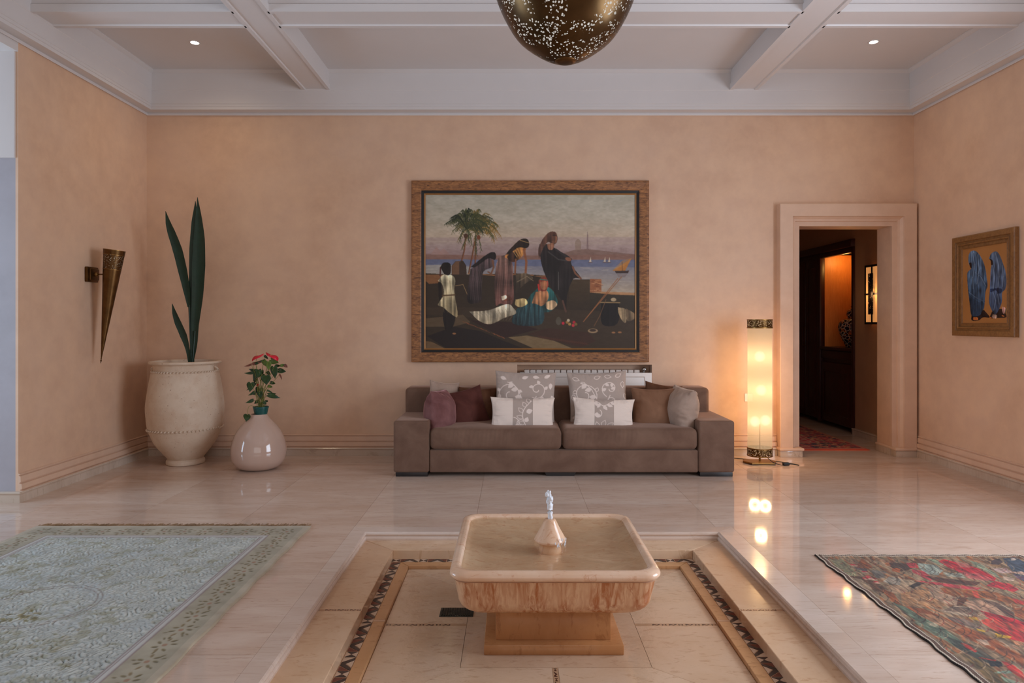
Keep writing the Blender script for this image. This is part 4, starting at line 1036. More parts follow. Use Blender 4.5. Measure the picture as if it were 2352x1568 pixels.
sweep('frame', [(-by1, bz0), (-by0, bz0), (-by0, bz1), (-by1, bz1)], rp, lambda a, b, d: (XR-.003-d, -a, b), M_fr2, pb, closed=True)
flat_picture('canvas', paint_blue(), by1-.108, by0+.108, bz0+.108, bz1-.108, lambda u, v: np.stack([np.full_like(u, XR-.012), u, v], -1), M_oil, pb)

# ================================================================== FLOOR LAMP, CORD, SOCKET
LX, LY, LR = 2.287, 6.28, .108
M_pb = m_pierced('pierced_brass', L(104, 74, 38), 105, .36, .35)
def m_shade():
    t = NT('milky_lamp_tube'); t.t.nodes.remove(t.b)
    tl = t.n('ShaderNodeBsdfTranslucent'); tl.inputs['Color'].default_value = (.20, .19, .175, 1)
    df = t.n('ShaderNodeBsdfDiffuse'); df.inputs['Color'].default_value = (.55, .5, .42, 1)
    tr = t.n('ShaderNodeBsdfTransparent'); tr.inputs['Color'].default_value = (1, .96, .88, 1)
    em = t.n('ShaderNodeEmission'); em.inputs['Color'].default_value = (1.0, .68, .36, 1); em.inputs['Strength'].default_value = .18
    m1 = t.n('ShaderNodeMixShader'); m1.inputs[0].default_value = .35; t.l(tl.outputs[0], m1.inputs[1]); t.l(df.outputs[0], m1.inputs[2])
    m2 = t.n('ShaderNodeMixShader'); m2.inputs[0].default_value = .50; t.l(m1.outputs[0], m2.inputs[1]); t.l(tr.outputs[0], m2.inputs[2])
    ad = t.n('ShaderNodeAddShader'); t.l(m2.outputs[0], ad.inputs[0]); t.l(em.outputs[0], ad.inputs[1])
    t.l(ad.outputs[0], t.out.inputs['Surface']); return t.m
M_shade = m_shade()
fl = empty('floor_lamp', (LX, LY, 0), 'tall glowing cylinder floor lamp with pierced brass bands between sofa and doorway', 'lamp')
lathe('shade', [(LR, .080), (LR, 1.316)], LX, LY, M_shade, fl, 48)
lathe('top_band', [(LR+.003, 1.250), (LR+.004, 1.252), (LR+.004, 1.322), (LR+.003, 1.324)], LX, LY, M_pb, fl, 48)
lathe('bottom_band', [(LR+.003, .072), (LR+.004, .074), (LR+.004, .140), (LR+.003, .142)], LX, LY, M_pb, fl, 48)
for k, z in enumerate((1.250, 1.323, .073, .141)):
    lathe('band_rim', [(LR+.001, z-.005), (LR+.006, z-.005), (LR+.006, z+.005), (LR+.001, z+.005)], LX, LY, M_gold, fl, 48, closed=True)
tube('stem', [(LX, LY, .012), (LX, LY, .076)], .010, M_gold, fl, 12); tube('cross_bar', [(LX-LR, LY, .076), (LX+LR, LY, .076)], .005, M_gold, fl)
tube('inner_rod', [(LX, LY, .076), (LX, LY, .36)], .005, M_gold, fl)
base = [(-.155, 0), (-.125, .085), (.115, .085), (.150, 0), (.105, -.10), (-.105, -.10)]
prism('base_plate', [(LX+x, LY+y) for x, y in base], .008, .020, M_gold, fl, bev=.003)
boxes('base_foot', [(LX-.07, LX+.07, LY-.06, LY+.05, 0, .009)], M_black, fl)
def m_bulb():
    t = NT('lit_frosted_bulb'); t.t.nodes.remove(t.b)
    em = t.n('ShaderNodeEmission'); em.inputs['Color'].default_value = (1, .82, .56, 1); em.inputs['Strength'].default_value = 1.7
    tr = t.n('ShaderNodeBsdfTransparent'); lw = t.n('ShaderNodeLayerWeight'); lw.inputs['Blend'].default_value = .5
    f = t.math('POWER', t.math('SUBTRACT', 1.0, lw.outputs['Facing']), 2.6)
    mx = t.n('ShaderNodeMixShader'); t.l(f, mx.inputs[0]); t.l(tr.outputs[0], mx.inputs[1]); t.l(em.outputs[0], mx.inputs[2]); t.l(mx.outputs[0], t.out.inputs['Surface']); return t.m
M_bulb = m_bulb()
BULBS = [(.0, .0, .985), (.012, 0, .672), (-.048, -.01, .385), (.048, -.01, .395)]
for x, y, z in BULBS:
    lathe('bulb', [(.052*math.sin(PI*k/12), z-.055*math.cos(PI*k/12)) for k in range(13)], LX+x, LY+y, M_bulb, fl, 24, 60)
for i, (x, y, z) in enumerate(BULBS):
    point('lamp_bulb_light', (LX+x, LY+y, z), LAMP_W if i < 2 else LAMP_W*.55, (1.0, .62, .31), .05).data.specular_factor = .0
cz = .0045
cd = tube('lamp_cord', spline([(LX+.04, LY-.03, .075), (LX+.065, LY-.07, .045), (LX+.10, LY-.10, .02), (LX+.17, LY-.125, cz), (LX+.24, LY-.115, .014), (LX+.31, LY-.12, cz), (LX+.285, LY-.06, cz), (LX+.12, LY+.10, cz), (LX-.05, LY+.15, cz), (LX-.20, LY+.21, cz), (LX-.34, LY+.20, cz), (LX-.40, LY+.245, cz), (LX-.34, LY+.30, cz), (LX-.20, LY+.31, cz), (LX-.28, LY+.318, .012), (LX-.45, LY+.305, cz), (LX-.62, LY+.305, cz)], 8), .0032, M_black)
tag(cd, 'thin black cord snaking on the floor round the brass lamp foot', 'cord')
sw = softbox('cord_switch', LX+.165, LX+.225, LY-.135, LY-.10, .0025, .030, .010, (3, 2, 2), M_black, None)
tag(sw, 'small black inline switch on the cord beside the lamp foot', 'switch')
so = box('wall_socket', 2.263-.0, 2.345, YB-.012, YB, .525, .605, M_radiator, None, .004); so.location.x = .006
tag(so, 'white wall socket plate just behind the glowing floor lamp', 'socket')

# ================================================================== CLAY JAR WITH ARTIFICIAL LEAVES
JX, JY = -3.022, 6.28; S = F/JY
def jz(y): return H-(y-VY)/S
def m_clay():
    t = NT('pale_terracotta'); v = t.coord('Object'); a = t.noise(v, 3.2, 6, .65, .4); b = t.noise(v, 70, 2, .5); d = t.noise(v, 14, 5, .6)
    col = t.mix(t.ramp(a, [(.3, BW(0)), (.7, BW(1))]), L(206, 182, 158), L(224, 208, 188))
    col = t.mix(t.math('MULTIPLY', t.ramp(d, [(.5, BW(0)), (.75, BW(1))]), .3), col, L(190, 150, 118))
    col = t.mix(t.math('MULTIPLY', t.ramp(b, [(.70, BW(0)), (.74, BW(1))]), .7), col, L(120, 74, 50))
    t.base(col, .7, spec=.3); t.bump(d, .25, .01); return t.m
M_clay = m_clay()
jar = empty('clay_jar', (JX, JY, 0), 'tall pale clay jar with a rope-like band standing in the corner', 'jar')
prof = [(0, .012), (.10, .0), (.155, .0), (.165, .012), (.163, .035), (.150, .048), (.160, .062), (.205, .12), (.262, .20), (.300, .29), (.313, .325), (.311, .335), (.318, .345), (.327, .43), (.331, .52), (.325, .60), (.312, .70), (.296, .79), (.287, .836), (.278, .848), (.270, .858), (.272, .885), (.274, .905), (.278, .914)]
pr = smooth_profile(prof, 4)+[(.284, .917), (.303, .921), (.309, .932), (.303, .944), (.285, .946), (.276, .936), (.262, .90), (.262, .84), (.30, .6), (.30, .4), (.16, .10), (0, .08)]
wobf = lambda p: Vector((p.x*(1+.012*mnoise.noise(Vector((p.x, p.y, p.z*2))*2.3)), p.y*(1+.012*mnoise.noise(Vector((p.y, p.x, p.z*2+4))*2.3)), p.z))
lathe('jar_body', pr, JX, JY, M_clay, jar, 96, 60, wob=wobf)
def rope(z0, R, slope, amp):
    bm = bmesh.new(); n = 60
    for k in range(n):
        a = 2*PI*k/n; z = z0+slope*math.sin(a*.5+.4); r = R
        p = Vector((JX+r*math.cos(a), JY+r*math.sin(a), z))
        M = Matrix.Translation(p) @ Matrix.Rotation(a+PI/2, 4, 'Z') @ Matrix.Rotation(-.7, 4, 'Y') @ Matrix.Diagonal((.017, .010, .0085, 1))
        bmesh.ops.create_icosphere(bm, subdivisions=1, radius=1, matrix=M)
    return from_bm('rope_band', bm, M_clay, jar, 0)
rope(.850, .280, 0, 0); rope(.335, .318, -.012, 0)
for s in (-1, 1):
    o = tube('lug_handle', [(JX+s*(.277+.030*math.sin(PI*k/8)), JY-.02, .893-.045*k/8) for k in range(9)], .009, M_clay, jar)
pl = empty('tall_artificial_plant', (JX+.06, JY, .08), 'tall artificial plant of four dark sword-shaped leaves standing in the clay jar', 'plant')
def blade(name, axis, widths, mat, parent, fold=.18, yb=0.0, nrm=(0, -1, 0), cup=0.0):
    """axis: 3-D points, widths: half-widths; a leaf blade with a midrib fold and thickness"""
    A = spline(axis, 6); n = len(A); W = np.interp(np.linspace(0, 1, n), np.linspace(0, 1, len(widths)), widths)
    bm = bmesh.new(); rows = []
    N0 = Vector(nrm)
    for i, p in enumerate(A):
        d = (A[min(i+1, n-1)]-A[max(i-1, 0)]).normalized(); s = d.cross(N0).normalized(); nn = s.cross(d).normalized(); w_ = max(W[i], .0004)
        row = []
        for t in (-1, -.5, 0, .5, 1): row.append(bm.verts.new(p+s*w_*t+nn*(abs(t)*w_*fold)+nn*cup*math.sin(PI*i/n)))
        rows.append(row)
    for i in range(n-1):
        for k in range(4): bm.faces.new((rows[i][k], rows[i][k+1], rows[i+1][k+1], rows[i+1][k]))
    bmesh.ops.recalc_face_normals(bm, faces=bm.faces)
    bmesh.ops.solidify(bm, geom=list(bm.faces), thickness=.0012)
    return from_bm(name, bm, mat, parent, 60)
def jp(x, y, dy=0): q = P(x, y, JY+dy); return tuple(q)
wpx = JY/F
blade('leaf', [jp(439, 832), jp(447, 790), jp(449, 745), jp(455, 680), jp(458, 610), jp(459, 550), jp(457, 500), jp(453.5, 453)], [w_*wpx for w_ in (6, 7, 9, 13, 15.5, 13, 7.5, .5)], M_leaf, pl, .25)
blade('leaf', [jp(441, 832, .01), jp(443, 780, .01), jp(445, 720, .012), jp(446, 650, .012), jp(447, 570, .012), jp(448, 510, .012), jp(449, 462, .012)], [w_*wpx for w_ in (5, 6, 8, 11, 11, 7.5, .5)], M_leaf, pl, .2)
blade('leaf', [jp(434, 705, -.01), jp(429, 665, -.012), jp(420, 620, -.02), jp(409, 575, -.03), jp(395, 535, -.05), jp(387, 512, -.06), jp(380.5, 485, -.07)], [w_*wpx for w_ in (3, 8, 10.5, 11, 9, 6, .5)], M_leaf, pl, .2)
blade('leaf', [jp(435, 832, -.02), jp(431, 800, -.022), jp(422, 770, -.03), jp(409, 740, -.045), jp(401, 718, -.055), jp(395.5, 697, -.065)], [w_*wpx for w_ in (2.5, 5, 8, 7.5, 5, .5)], M_leaf, pl, .2)
tube('stem', [(JX+.06, JY, .09), jp(440, 860), jp(438, 800), jp(436, 740), jp(434, 700, -.01)], .007, M_leaf, pl)
tube('stem', [(JX+.075, JY+.01, .09), jp(443, 840), jp(446, 760)], .012, M_leaf, pl)

# ================================================================== WHITE VASE AND ANTHURIUM
VX_, VY_ = -2.262, 6.055
M_vase = m_flat('cream_glazed_ceramic', L(196, 168, 152), .09, var=.02, scale=3, coat=.4)
va = lathe('ceramic_vase', smooth_profile([(0, .004), (.10, .0), (.150, .006), (.190, .030), (.222, .075), (.235, .130), (.236, .175), (.224, .240), (.198, .310), (.160, .370), (.118, .418), (.088, .452), (.074, .474), (.071, .482)], 5)
           + [(.068, .484), (.064, .480), (.066, .45), (.11, .38), (.19, .28), (.21, .15), (.15, .03), (0, .02)], VX_, VY_, M_vase, None, 96, 60)
tag(va, 'glossy pear-shaped cream vase on the floor holding the flowering plant', 'vase')
an = empty('anthurium', (VX_+.005, VY_, .50), 'small anthurium with red flowers in a green pot set in the cream vase', 'plant')
SS = F/VY_
def ap(cx, cy, d=0.0):      # crop coordinates (crop 520,780 scale 4.9) -> world on the plant's plane plus depth
    return Vector(P(520+cx/4.9, 780+cy/4.9, VY_+d))
pz = lambda cy: ap(0, cy).z
pc = ap(388, 790)
lathe('pot', [(0, pz(835)), (.054, pz(835)), (.060, pz(800)), (.064, pz(770)), (.067, pz(768)), (.068, pz(750)), (.064, pz(749)), (.061, pz(760)), (0, pz(764))], pc.x, VY_, M_green_pot, an, 40, 40)
lathe('soil', [(0, pz(758)), (.062, pz(762))], pc.x, VY_, m_flat('soil', L(50, 34, 26), .9, var=.3, scale=60), an, 24)
def heart(base, tip, width, mat, name='leaf', fold=.25, tilt=.3, cup=.01):
    b, t = Vector(base), Vector(tip); ax = t-b; ln = ax.length; d = ax.normalized()
    s = d.cross(Vector((0, -1, tilt))).normalized(); nn = s.cross(d).normalized(); n = 9
    prof_ = [(-.16, .30), (-.13, .62), (0, .88), (.15, 1.0), (.32, .96), (.5, .78), (.68, .52), (.85, .22), (1.0, .01)]
    bm = bmesh.new(); L_, R_, C_ = [], [], []
    for i, (u, w_) in enumerate(prof_):
        c = b+d*ln*max(u, .0 if i < 3 else u)
        e_ = b+d*ln*u
        bend = -nn*cup*math.sin(PI*max(u, 0))
        C_.append(bm.verts.new((b+d*ln*max(u, i*.012))+bend)); L_.append(bm.verts.new(e_+s*width*w_*.5-nn*(-fold*width*w_*.4)+bend)); R_.append(bm.verts.new(e_-s*width*w_*.5-nn*(-fold*width*w_*.4)+bend))
    for i in range(n-1):
        bm.faces.new((L_[i], C_[i], C_[i+1], L_[i+1])); bm.faces.new((C_[i], R_[i], R_[i+1], C_[i+1]))
    bmesh.ops.recalc_face_normals(bm, faces=bm.faces); bmesh.ops.subdivide_edges(bm, edges=bm.edges[:], cuts=1, use_grid_fill=True, smooth=.3)
    bmesh.ops.solidify(bm, geom=list(bm.faces), thickness=.0009)
    return from_bm(name, bm, mat, an, 0)
root = Vector((pc.x, VY_, pz(762)))
LV = [  # base crop xy, tip crop xy, width (crop px), material, depth
    ((345, 350), (300, 470), 80, 0, .0), ((365, 345), (352, 425), 90, 0, -.03), ((395, 345), (360, 430), 70, 0, .02), ((275, 490), (262, 590), 95, 0, -.03), ((320, 490), (225, 572), 50, 0, .02),
    ((445, 410), (452, 510), 120, 0, -.05), ((410, 400), (440, 480), 60, 0, .03), ((535, 310), (548, 440), 90, 0, -.02), ((590, 345), (672, 358), 62, 0, .01), ((505, 225), (590, 262), 90, 1, .01),
    ((300, 372), (196, 376), 38, 0, .01), ((310, 345), (248, 328), 36, 0, .03), ((420, 235), (440, 300), 60, 1, .0), ((470, 250), (475, 345), 72, 1, -.03), ((500, 480), (552, 494), 40, 0, -.02),
    ((470, 520), (520, 532), 34, 1, .02), ((475, 620), (608, 656), 58, 0, -.05), ((495, 612), (562, 606), 34, 0, -.02), ((320, 585), (240, 628), 36, 0, -.02), ((330, 600), (270, 600), 44, 0, .02),
    ((300, 680), (212, 710), 44, 0, -.03), ((375, 590), (385, 660), 70, 0, -.02), ((350, 540), (345, 620), 50, 0, .03), ((235, 845), (221, 922), 88, 0, -.09), ((430, 180), (470, 218), 30, 0, .02),
    ((420, 700), (450, 730), 36, 0, -.03), ((345, 690), (310, 720), 40, 0, -.02), ((440, 690), (470, 688), 26, 0, 0), ((555, 290), (610, 292), 34, 0, .03), ((330, 440), (310, 480), 50, 0, .04),
    ((460, 360), (490, 395), 40, 0, .03), ((385, 550), (420, 570), 40, 0, .03), ((465, 570), (524, 600), 22, 0, -.02), ((600, 390), (625, 455), 20, 2, -.02), ((280, 278), (195, 300), 26, 2, -.01), ((330, 268), (440, 215), 34, 0, .0), ((300, 272), (395, 248), 40, 2, .0)]
mats_ = (M_antleaf, M_antleaf2, M_oldflower); bmst = bmesh.new()
for (b, t, w_, m_, d) in LV:
    B, T_ = ap(b[0], b[1], d), ap(t[0], t[1], d-.012); heart(B, T_, w_/4.9/SS*.95, mats_[m_])
    r0 = root+Vector((random.uniform(-.03, .03), random.uniform(-.03, .03), 0)); mid = (r0+B)/2+Vector(((r0.x-B.x)*.25, 0, .01))
    if b[1] > 760: mid = Vector((B.x+.015, B.y+.01, root.z+.022))
    bm_tube(bmst, spline([r0, mid, B], 5), .0018, 5)
st = from_bm('stems', bmst, M_stem, an, 60); st['kind'] = 'stuff'
def spathe(outline, d, sp0, sp1):
    bm = bmesh.new(); c = sum((Vector(ap(*p, d)) for p in outline), Vector())/len(outline)
    o_ = [Vector(ap(*p, d)) for p in outline]; o_ = [v+Vector((0, .018*math.sin(i*2*PI/len(o_)), 0)) for i, v in enumerate(o_)]
    o_ = spline(o_+o_[:1], 3)[:-1]
    cv = bm.verts.new(c+Vector((0, -.012, 0))); vs = [bm.verts.new(v) for v in o_]
    for i in range(len(vs)): bm.faces.new((cv, vs[i], vs[(i+1) % len(vs)]))
    bmesh.ops.recalc_face_normals(bm, faces=bm.faces); bmesh.ops.solidify(bm, geom=list(bm.faces), thickness=.001)
    f_ = from_bm('flower', bm, M_red, an, 0)
    tube('spadix', [ap(*sp0, d-.014), ap(*sp1, d-.018)], .0035, m_flat('spadix', L(214, 170, 120), .5), f_)
    return f_
spathe([(288, 244), (287, 215), (312, 185), (360, 178), (424, 156), (402, 186), (360, 208), (318, 226)], 0, (352, 178), (338, 142)); spathe([(443, 140), (480, 160), (505, 172), (548, 176), (584, 205), (580, 236), (548, 222), (505, 195), (462, 176)], 0, (500, 172), (515, 164))
for p0, p1 in (((345, 195), (335, 300)), ((510, 190), (490, 300))):
    tube('stem', spline([ap(p0[0], p0[1], .01), ap(p1[0], p1[1], .01), root], 6), .002, M_stem, an)
bud = [ap(640, 290), ap(665, 275), ap(690, 305), ap(662, 325)]
heart(ap(612, 292), ap(668, 275), .028, M_antleaf2); heart(ap(655, 285), ap(690, 312), .030, M_oldflower); heart(ap(350, 500), ap(352, 530), .02, M_red, 'bud')

# ================================================================== WALL TORCH
wx = XL; wy = 5.755
sc_ = empty('wall_torch', (XL, wy, 1.70), 'aged brass torch-shaped wall light with a pierced collar', 'wall light')
bm = bmesh.new(); bm_box(bm, XL, XL+.028, wy-.075, wy+.075, 1.640, 1.768, .006); bm_box(bm, XL+.024, XL+.046, wy-.060, wy+.060, 1.655, 1.753, .008)
from_bm('back_plate', bm, M_brass, sc_, 40)
tube('arm', [(XL+.04, wy, 1.706), (-3.43, wy, 1.706)], .006, M_brass, sc_, 10)
kn = lathe('arm_boss', [(0, 0), (.016, .0), (.02, .012), (.012, .026), (0, .030)], 0, 0, M_gold, sc_, 20, 50); kn.data.transform(Matrix.Translation((XL+.044, wy, 1.706)) @ Matrix.Rotation(PI/2, 4, 'Y'))
top = Vector((-3.372, wy, 1.912)); tipp = Vector((-3.484, wy, .996)); ax = (top-tipp); LN = ax.length
MT = Matrix.Translation(tipp) @ ax.to_track_quat('Z', 'Y').to_matrix().to_4x4()
def cone_part(name, a, b, mat, extra=0.0, n=48):
    r_ = lambda z: .004+.079*z/LN
    o = lathe(name, [(r_(a)+extra, a), (r_(b)+extra, b)], 0, 0, mat, sc_, n, 60); o.data.transform(MT); return o
cone_part('cone', 0.0, LN*.82, M_brass); M_pb2 = m_pierced('pierced_torch_brass', L(112, 80, 46), 95, .34, .35)
cone_part('pierced_collar', LN*.82, LN*.955, M_pb2); cone_part('added_backing', LN*.80, LN*.97, m_flat('torch_backing', L(232, 214, 182), .6, var=.02), -.004); cone_part('cone_rim', LN*.955, LN, M_brass, .001)  # pale backing added inside so the collar holes show bright
for f_ in (.82, .955, .998):
    r_ = .004+.079*f_; o = lathe('bead', [(r_-.001, LN*f_-.002), (r_+.0022, LN*f_-.002), (r_+.0022, LN*f_+.002), (r_-.001, LN*f_+.002)], 0, 0, M_gold, sc_, 48, closed=True); o.data.transform(MT)
o = lathe('finial', [(0, -.045), (.003, -.04), (.002, -.03), (.007, -.024), (.007, -.018), (.002, -.014), (.006, -.006), (.003, .002)], 0, 0, M_brass, sc_, 16, 50); o.data.transform(MT)

# ================================================================== PENDANT
PX, PY = .235, 3.0; PS = F/PY
def pdz(y): return H-(y-VY)/PS
M_pp = m_pierced('pierced_pendant_brass', L(98, 72, 42), 82, .34, .30, 5.5)
pe = empty('pendant_lantern', (PX, PY, ZC), 'large egg-shaped pierced brass lantern hanging over the fountain', 'pendant lamp')
pr = smooth_profile([(.036, pdz(142)), (.085, pdz(133)), (.150, pdz(112)), (.214, pdz(84)), (.262, pdz(46)), (.302, pdz(0)), (.326, pdz(-50)), (.325, pdz(-110)), (.29, pdz(-170)), (.22, pdz(-220)), (.13, pdz(-255)), (.05, pdz(-275))], 5)
lathe('lantern_body', pr, PX, PY, M_pp, pe, 96, 60)
M_glow_backing = m_flat('glowing_backing', L(236, 226, 212), .6, var=.02); M_glow_backing.node_tree.nodes['Principled BSDF'].inputs['Emission Color'].default_value = (1, .95, .88, 1); M_glow_backing.node_tree.nodes['Principled BSDF'].inputs['Emission Strength'].default_value = .55  # glowing backing added to make the pierced holes look bright
lathe('added_backing', [(max(a-.022, .0), b) for a, b in pr], PX, PY, M_glow_backing, pe, 64, 60)
lathe('bottom_cap', [(0, pdz(145.5)), (.03, pdz(145)), (.045, pdz(142)), (.047, pdz(139.5)), (.040, pdz(139)), (0, pdz(141))], PX, PY, M_brass, pe, 40, 50)
tube('chain_rod', [(PX, PY, pdz(-275)), (PX, PY, ZC)], .008, M_brass, pe); lathe('ceiling_rose', [(.06, ZC), (.06, ZC-.012), (.02, ZC-.03), (0, ZC-.03)], PX, PY, M_brass, pe, 32, 40)
M_pend_fill = NT('lantern_fill_bulb'); M_pend_fill.b.inputs['Emission Color'].default_value = (1, .9, .78, 1); M_pend_fill.b.inputs['Emission Strength'].default_value = 3; M_pend_fill = M_pend_fill.m
lathe('bulb', [(0, 2.70), (.03, 2.72), (.03, 2.76), (0, 2.79)], PX, PY, M_pend_fill, pe, 16, 60)  # added bulb, glowing inside a lantern that is otherwise unlit
point('pendant_fill', (PX, PY, 2.75), PEND_W, (1.0, .88, .74), .03)  # light added inside the unlit lantern to brighten its holes

# ================================================================== DOWNLIGHTS
M_spot = NT('lit_downlight'); M_spot.b.inputs['Emission Color'].default_value = (1, .90, .74, 1); M_spot.b.inputs['Emission Strength'].default_value = 30; M_spot = M_spot.m
for (x, y, lab) in ((-2.76, 5.90, 'small glowing recessed ceiling spotlight above the clay jar corner'), (3.13, 5.886, 'small glowing recessed ceiling spotlight above the doorway side')):
    d = empty('downlight', (x, y, ZC), lab, 'ceiling light', 'recessed ceiling spotlights')
    lathe('trim_ring', [(.034, ZC-.001), (.046, ZC-.001), (.044, ZC-.005), (.034, ZC-.004)], x, y, M_white, d, 32, closed=True)
    lathe('lens', [(0, ZC-.003), (.034, ZC-.003)], x, y, M_spot, d, 24)
    spot('downlight_beam', (x, y, ZC-.012), DOWN_W*(1.35 if x < 0 else .8), (1.0, .78, .52), 150, 1.0, .03)

# ================================================================== PALE FLORAL CARPET
def carpet():
    w_, l_ = 1.745, 2.43; NX, NY = 440, 560
    c = Canvas(NX, NY, (186, 190, 182)); X = c.X/NX*w_; Y = c.Y/NY*l_          # Y from the far edge towards the camera
    dx = np.minimum(X, w_-X); dy = np.minimum(Y, l_-Y); d = np.minimum(dx, dy)
    n1 = vnoise(NY, NX, (60, 60), 1); n2 = vnoise(NY, NX, (60, 60), 2); n3 = vnoise(NY, NX, (7, 9), 3, 2); n4 = vnoise(NY, NX, (26, 34), 4, 3); n5 = vnoise(NY, NX, (5, 12), 8, 2)
    wx_ = X+.09*(n1-.5); wy_ = Y+.09*(n2-.5)
    sw1 = np.sin(95*wx_+4.2*np.sin(42*wy_)+5*n4)*np.sin(88*wy_+4.2*np.sin(45*wx_)+3*n1)
    sw2 = np.sin(190*wx_+5*np.sin(70*wy_)+6*n3)*np.sin(175*wy_+5*np.sin(66*wx_))
    field = np.clip((d-.24)/.006, 0, 1)
    hgt = (.55*sw1+.45*sw2)*field
    c.a += (field*(np.clip(.6*sw1+.6*sw2, -.8, .8))*17)[..., None]; ln_ = np.clip(1-np.abs(sw1)*5, 0, 1)*field; c.a -= (ln_*44)[..., None]*np.array([1, .97, .9]); hgt = hgt-.9*ln_
    c.a += ((n4-.5)*26*field)[..., None]*np.array([1, 1, .9])
    ol = np.clip((vnoise(NY, NX, (16, 24), 21, 2)-.50)*8, 0, 1)*np.clip((n3-.38)*5, 0, 1)*field
    c.a = c.a*(1-.42*ol[..., None])+np.array((128, 122, 86))*.42*ol[..., None]
    bl = np.clip((vnoise(NY, NX, (30, 40), 31, 2)-.58)*7, 0, 1)*field; c.a = c.a*(1-.3*bl[..., None])+np.array((176, 184, 186))*.3*bl[..., None]
    # border band
    bd = (d < .2); c.a[bd] = np.array((158, 148, 124)); c.a[d < .042] = (172, 158, 134); c.a[bd] += ((n4[bd]-.5)*40)[:, None]
    c.a += ((n3-.5)*10)[..., None]
    s_ = NX/w_
    def flower(x, y, big=1.0, cols=((92, 78, 40), (104, 88, 46), (120, 98, 56))):
        for k in range(7):
            a = k*2*PI/7+RNG.uniform(-.2, .2); r_ = .034*big
            cx_, cy_ = (x+r_*math.cos(a))*s_, (y+r_*math.sin(a)*1.25)*s_
            c.ell(cx_, cy_, .0125*s_*big, .0062*s_*big, a+RNG.uniform(-.5, .5), cols[k % len(cols)], .85, raw=True)
        c.ell(x*s_, y*s_, .010*s_*big, .010*s_*big, 0, (150, 110, 80), .9, raw=True)
        for k in range(4):
            a = RNG.uniform(0, 2*PI); r_ = .058*big; c.ell((x+r_*math.cos(a))*s_, (y+r_*math.sin(a))*s_, .009*s_, .004*s_, a, cols[0], .8, raw=True)
    for k in range(13):
        x = .115+(w_-.23)*k/12; flower(x, .115); flower(x, l_-.115)
    for k in range(1, 18):
        y = .115+(l_-.23)*k/18; flower(.115, y); flower(w_-.115, y)
    for off, col, wd in ((.202, (132, 108, 104), 1.6), (.213, (190, 176, 168), 1.2), (.226, (142, 116, 112), 1.4), (.238, (128, 104, 100), 1.5)):
        m = np.clip(1.2-np.abs(d-off)*s_/wd*1.2, 0, 1)[..., None]; c.a = c.a*(1-m*.8)+np.array(col)*m*.8
    # bouquets scattered over the field and the central medallion
    for k in range(40):
        x, y = RNG.uniform(.32, w_-.32), RNG.uniform(.32, l_-.32)
        if math.hypot(x-w_/2, y-1.22) < .27: continue
        for q in range(10):
            a = RNG.uniform(0, 2*PI); r_ = RNG.uniform(0, .05)
            c.ell((x+r_*1.4*math.cos(a))*s_, (y+r_*math.sin(a))*s_, RNG.uniform(.006, .014)*s_, .005*s_, RNG.uniform(0, PI), ((126, 122, 84), (150, 140, 110), (110, 106, 82), (186, 180, 170))[q % 4], .5, raw=True)
    mx_, my_ = w_/2, 1.22; e_ = np.hypot((X-mx_)/.225, (Y-my_)/.215)
    for r0, wd in ((1.0, .022), (1.09, .02)):
        m = (np.clip(1.2-np.abs(e_-r0)/wd, 0, 1)*.6)[..., None]; c.a = c.a*(1-m)+np.array((134, 118, 112))*m
    ang = np.arctan2(Y-my_, X-mx_); m = (np.clip(1.2-np.abs(e_-1.22)/.06, 0, 1)*(np.sin(ang*44) > .2)*.5)[..., None]; c.a = c.a*(1-m)+np.array((206, 206, 204))*m
    for k in range(26):
        a = RNG.uniform(0, 2*PI); r_ = RNG.uniform(0, .075); c.ell((mx_+r_*1.2*math.cos(a))*s_, (my_+r_*.8*math.sin(a))*s_, .015*s_, .007*s_, RNG.uniform(0, PI), ((132, 124, 78), (158, 146, 104), (112, 104, 70))[k % 3], .8, raw=True)
    lum = c.a.mean(-1); gy_, gx_ = np.gradient(lum)
    return c, hgt, lum, X, Y, d
cv, hg, lum, X_, Y_, d_ = carpet()
rx, ry = -3.02, 4.312
wave = lambda s, a, k, ph: a*np.sin(s*k+ph)
edge = np.clip(1-d_/.06, 0, 1)
Z = .011+.0032*hg+.0008*(lum-170)/30-.006*np.clip(1-d_/.012, 0, 1)**2+.0008*vnoise(*X_.shape, (4, 4), 77, 1)
PX_ = rx+X_+edge*.004*np.sin(Y_*19)*np.sign(X_-.87); PY_ = ry-Y_+edge*.004*np.sin(X_*23+1)
Pn = np.stack([PX_, PY_, np.clip(Z, .003, 1)], -1)
Pn = np.pad(Pn, ((1, 1), (1, 1), (0, 0)), mode='edge'); Pn[0, :, 2] = Pn[-1, :, 2] = .0005; Pn[:, 0, 2] = Pn[:, -1, 2] = .0005
Cn = np.pad(cv.a, ((1, 1), (1, 1), (0, 0)), mode='edge')
M_carpet = m_paint('carved_wool_carpet', .9, .5, 700, .15)
cr = grid_mesh('floral_carpet', [Pn[::-1]], [Cn[::-1]], M_carpet, None, True)
tag(cr, 'pale grey-green carved floral carpet with a tan flower border, beside the pool', 'carpet')
bm = bmesh.new()
for k in range(300):
    x = rx+.01+1.72*k/300+random.uniform(-.002, .002); l_ = random.uniform(.03, .07); sx = random.uniform(-.016, .016)
    bm_tube(bm, [(x, ry-.004, .008), (x+sx*.5, ry+l_*.5, .007), (x+sx, ry+l_, .0035)], .0022, 4, False)
fr = from_bm('fringe', bm, m_flat('carpet_fringe', L(176, 144, 108), .9, var=.2), cr, 0); fr['kind'] = 'stuff'

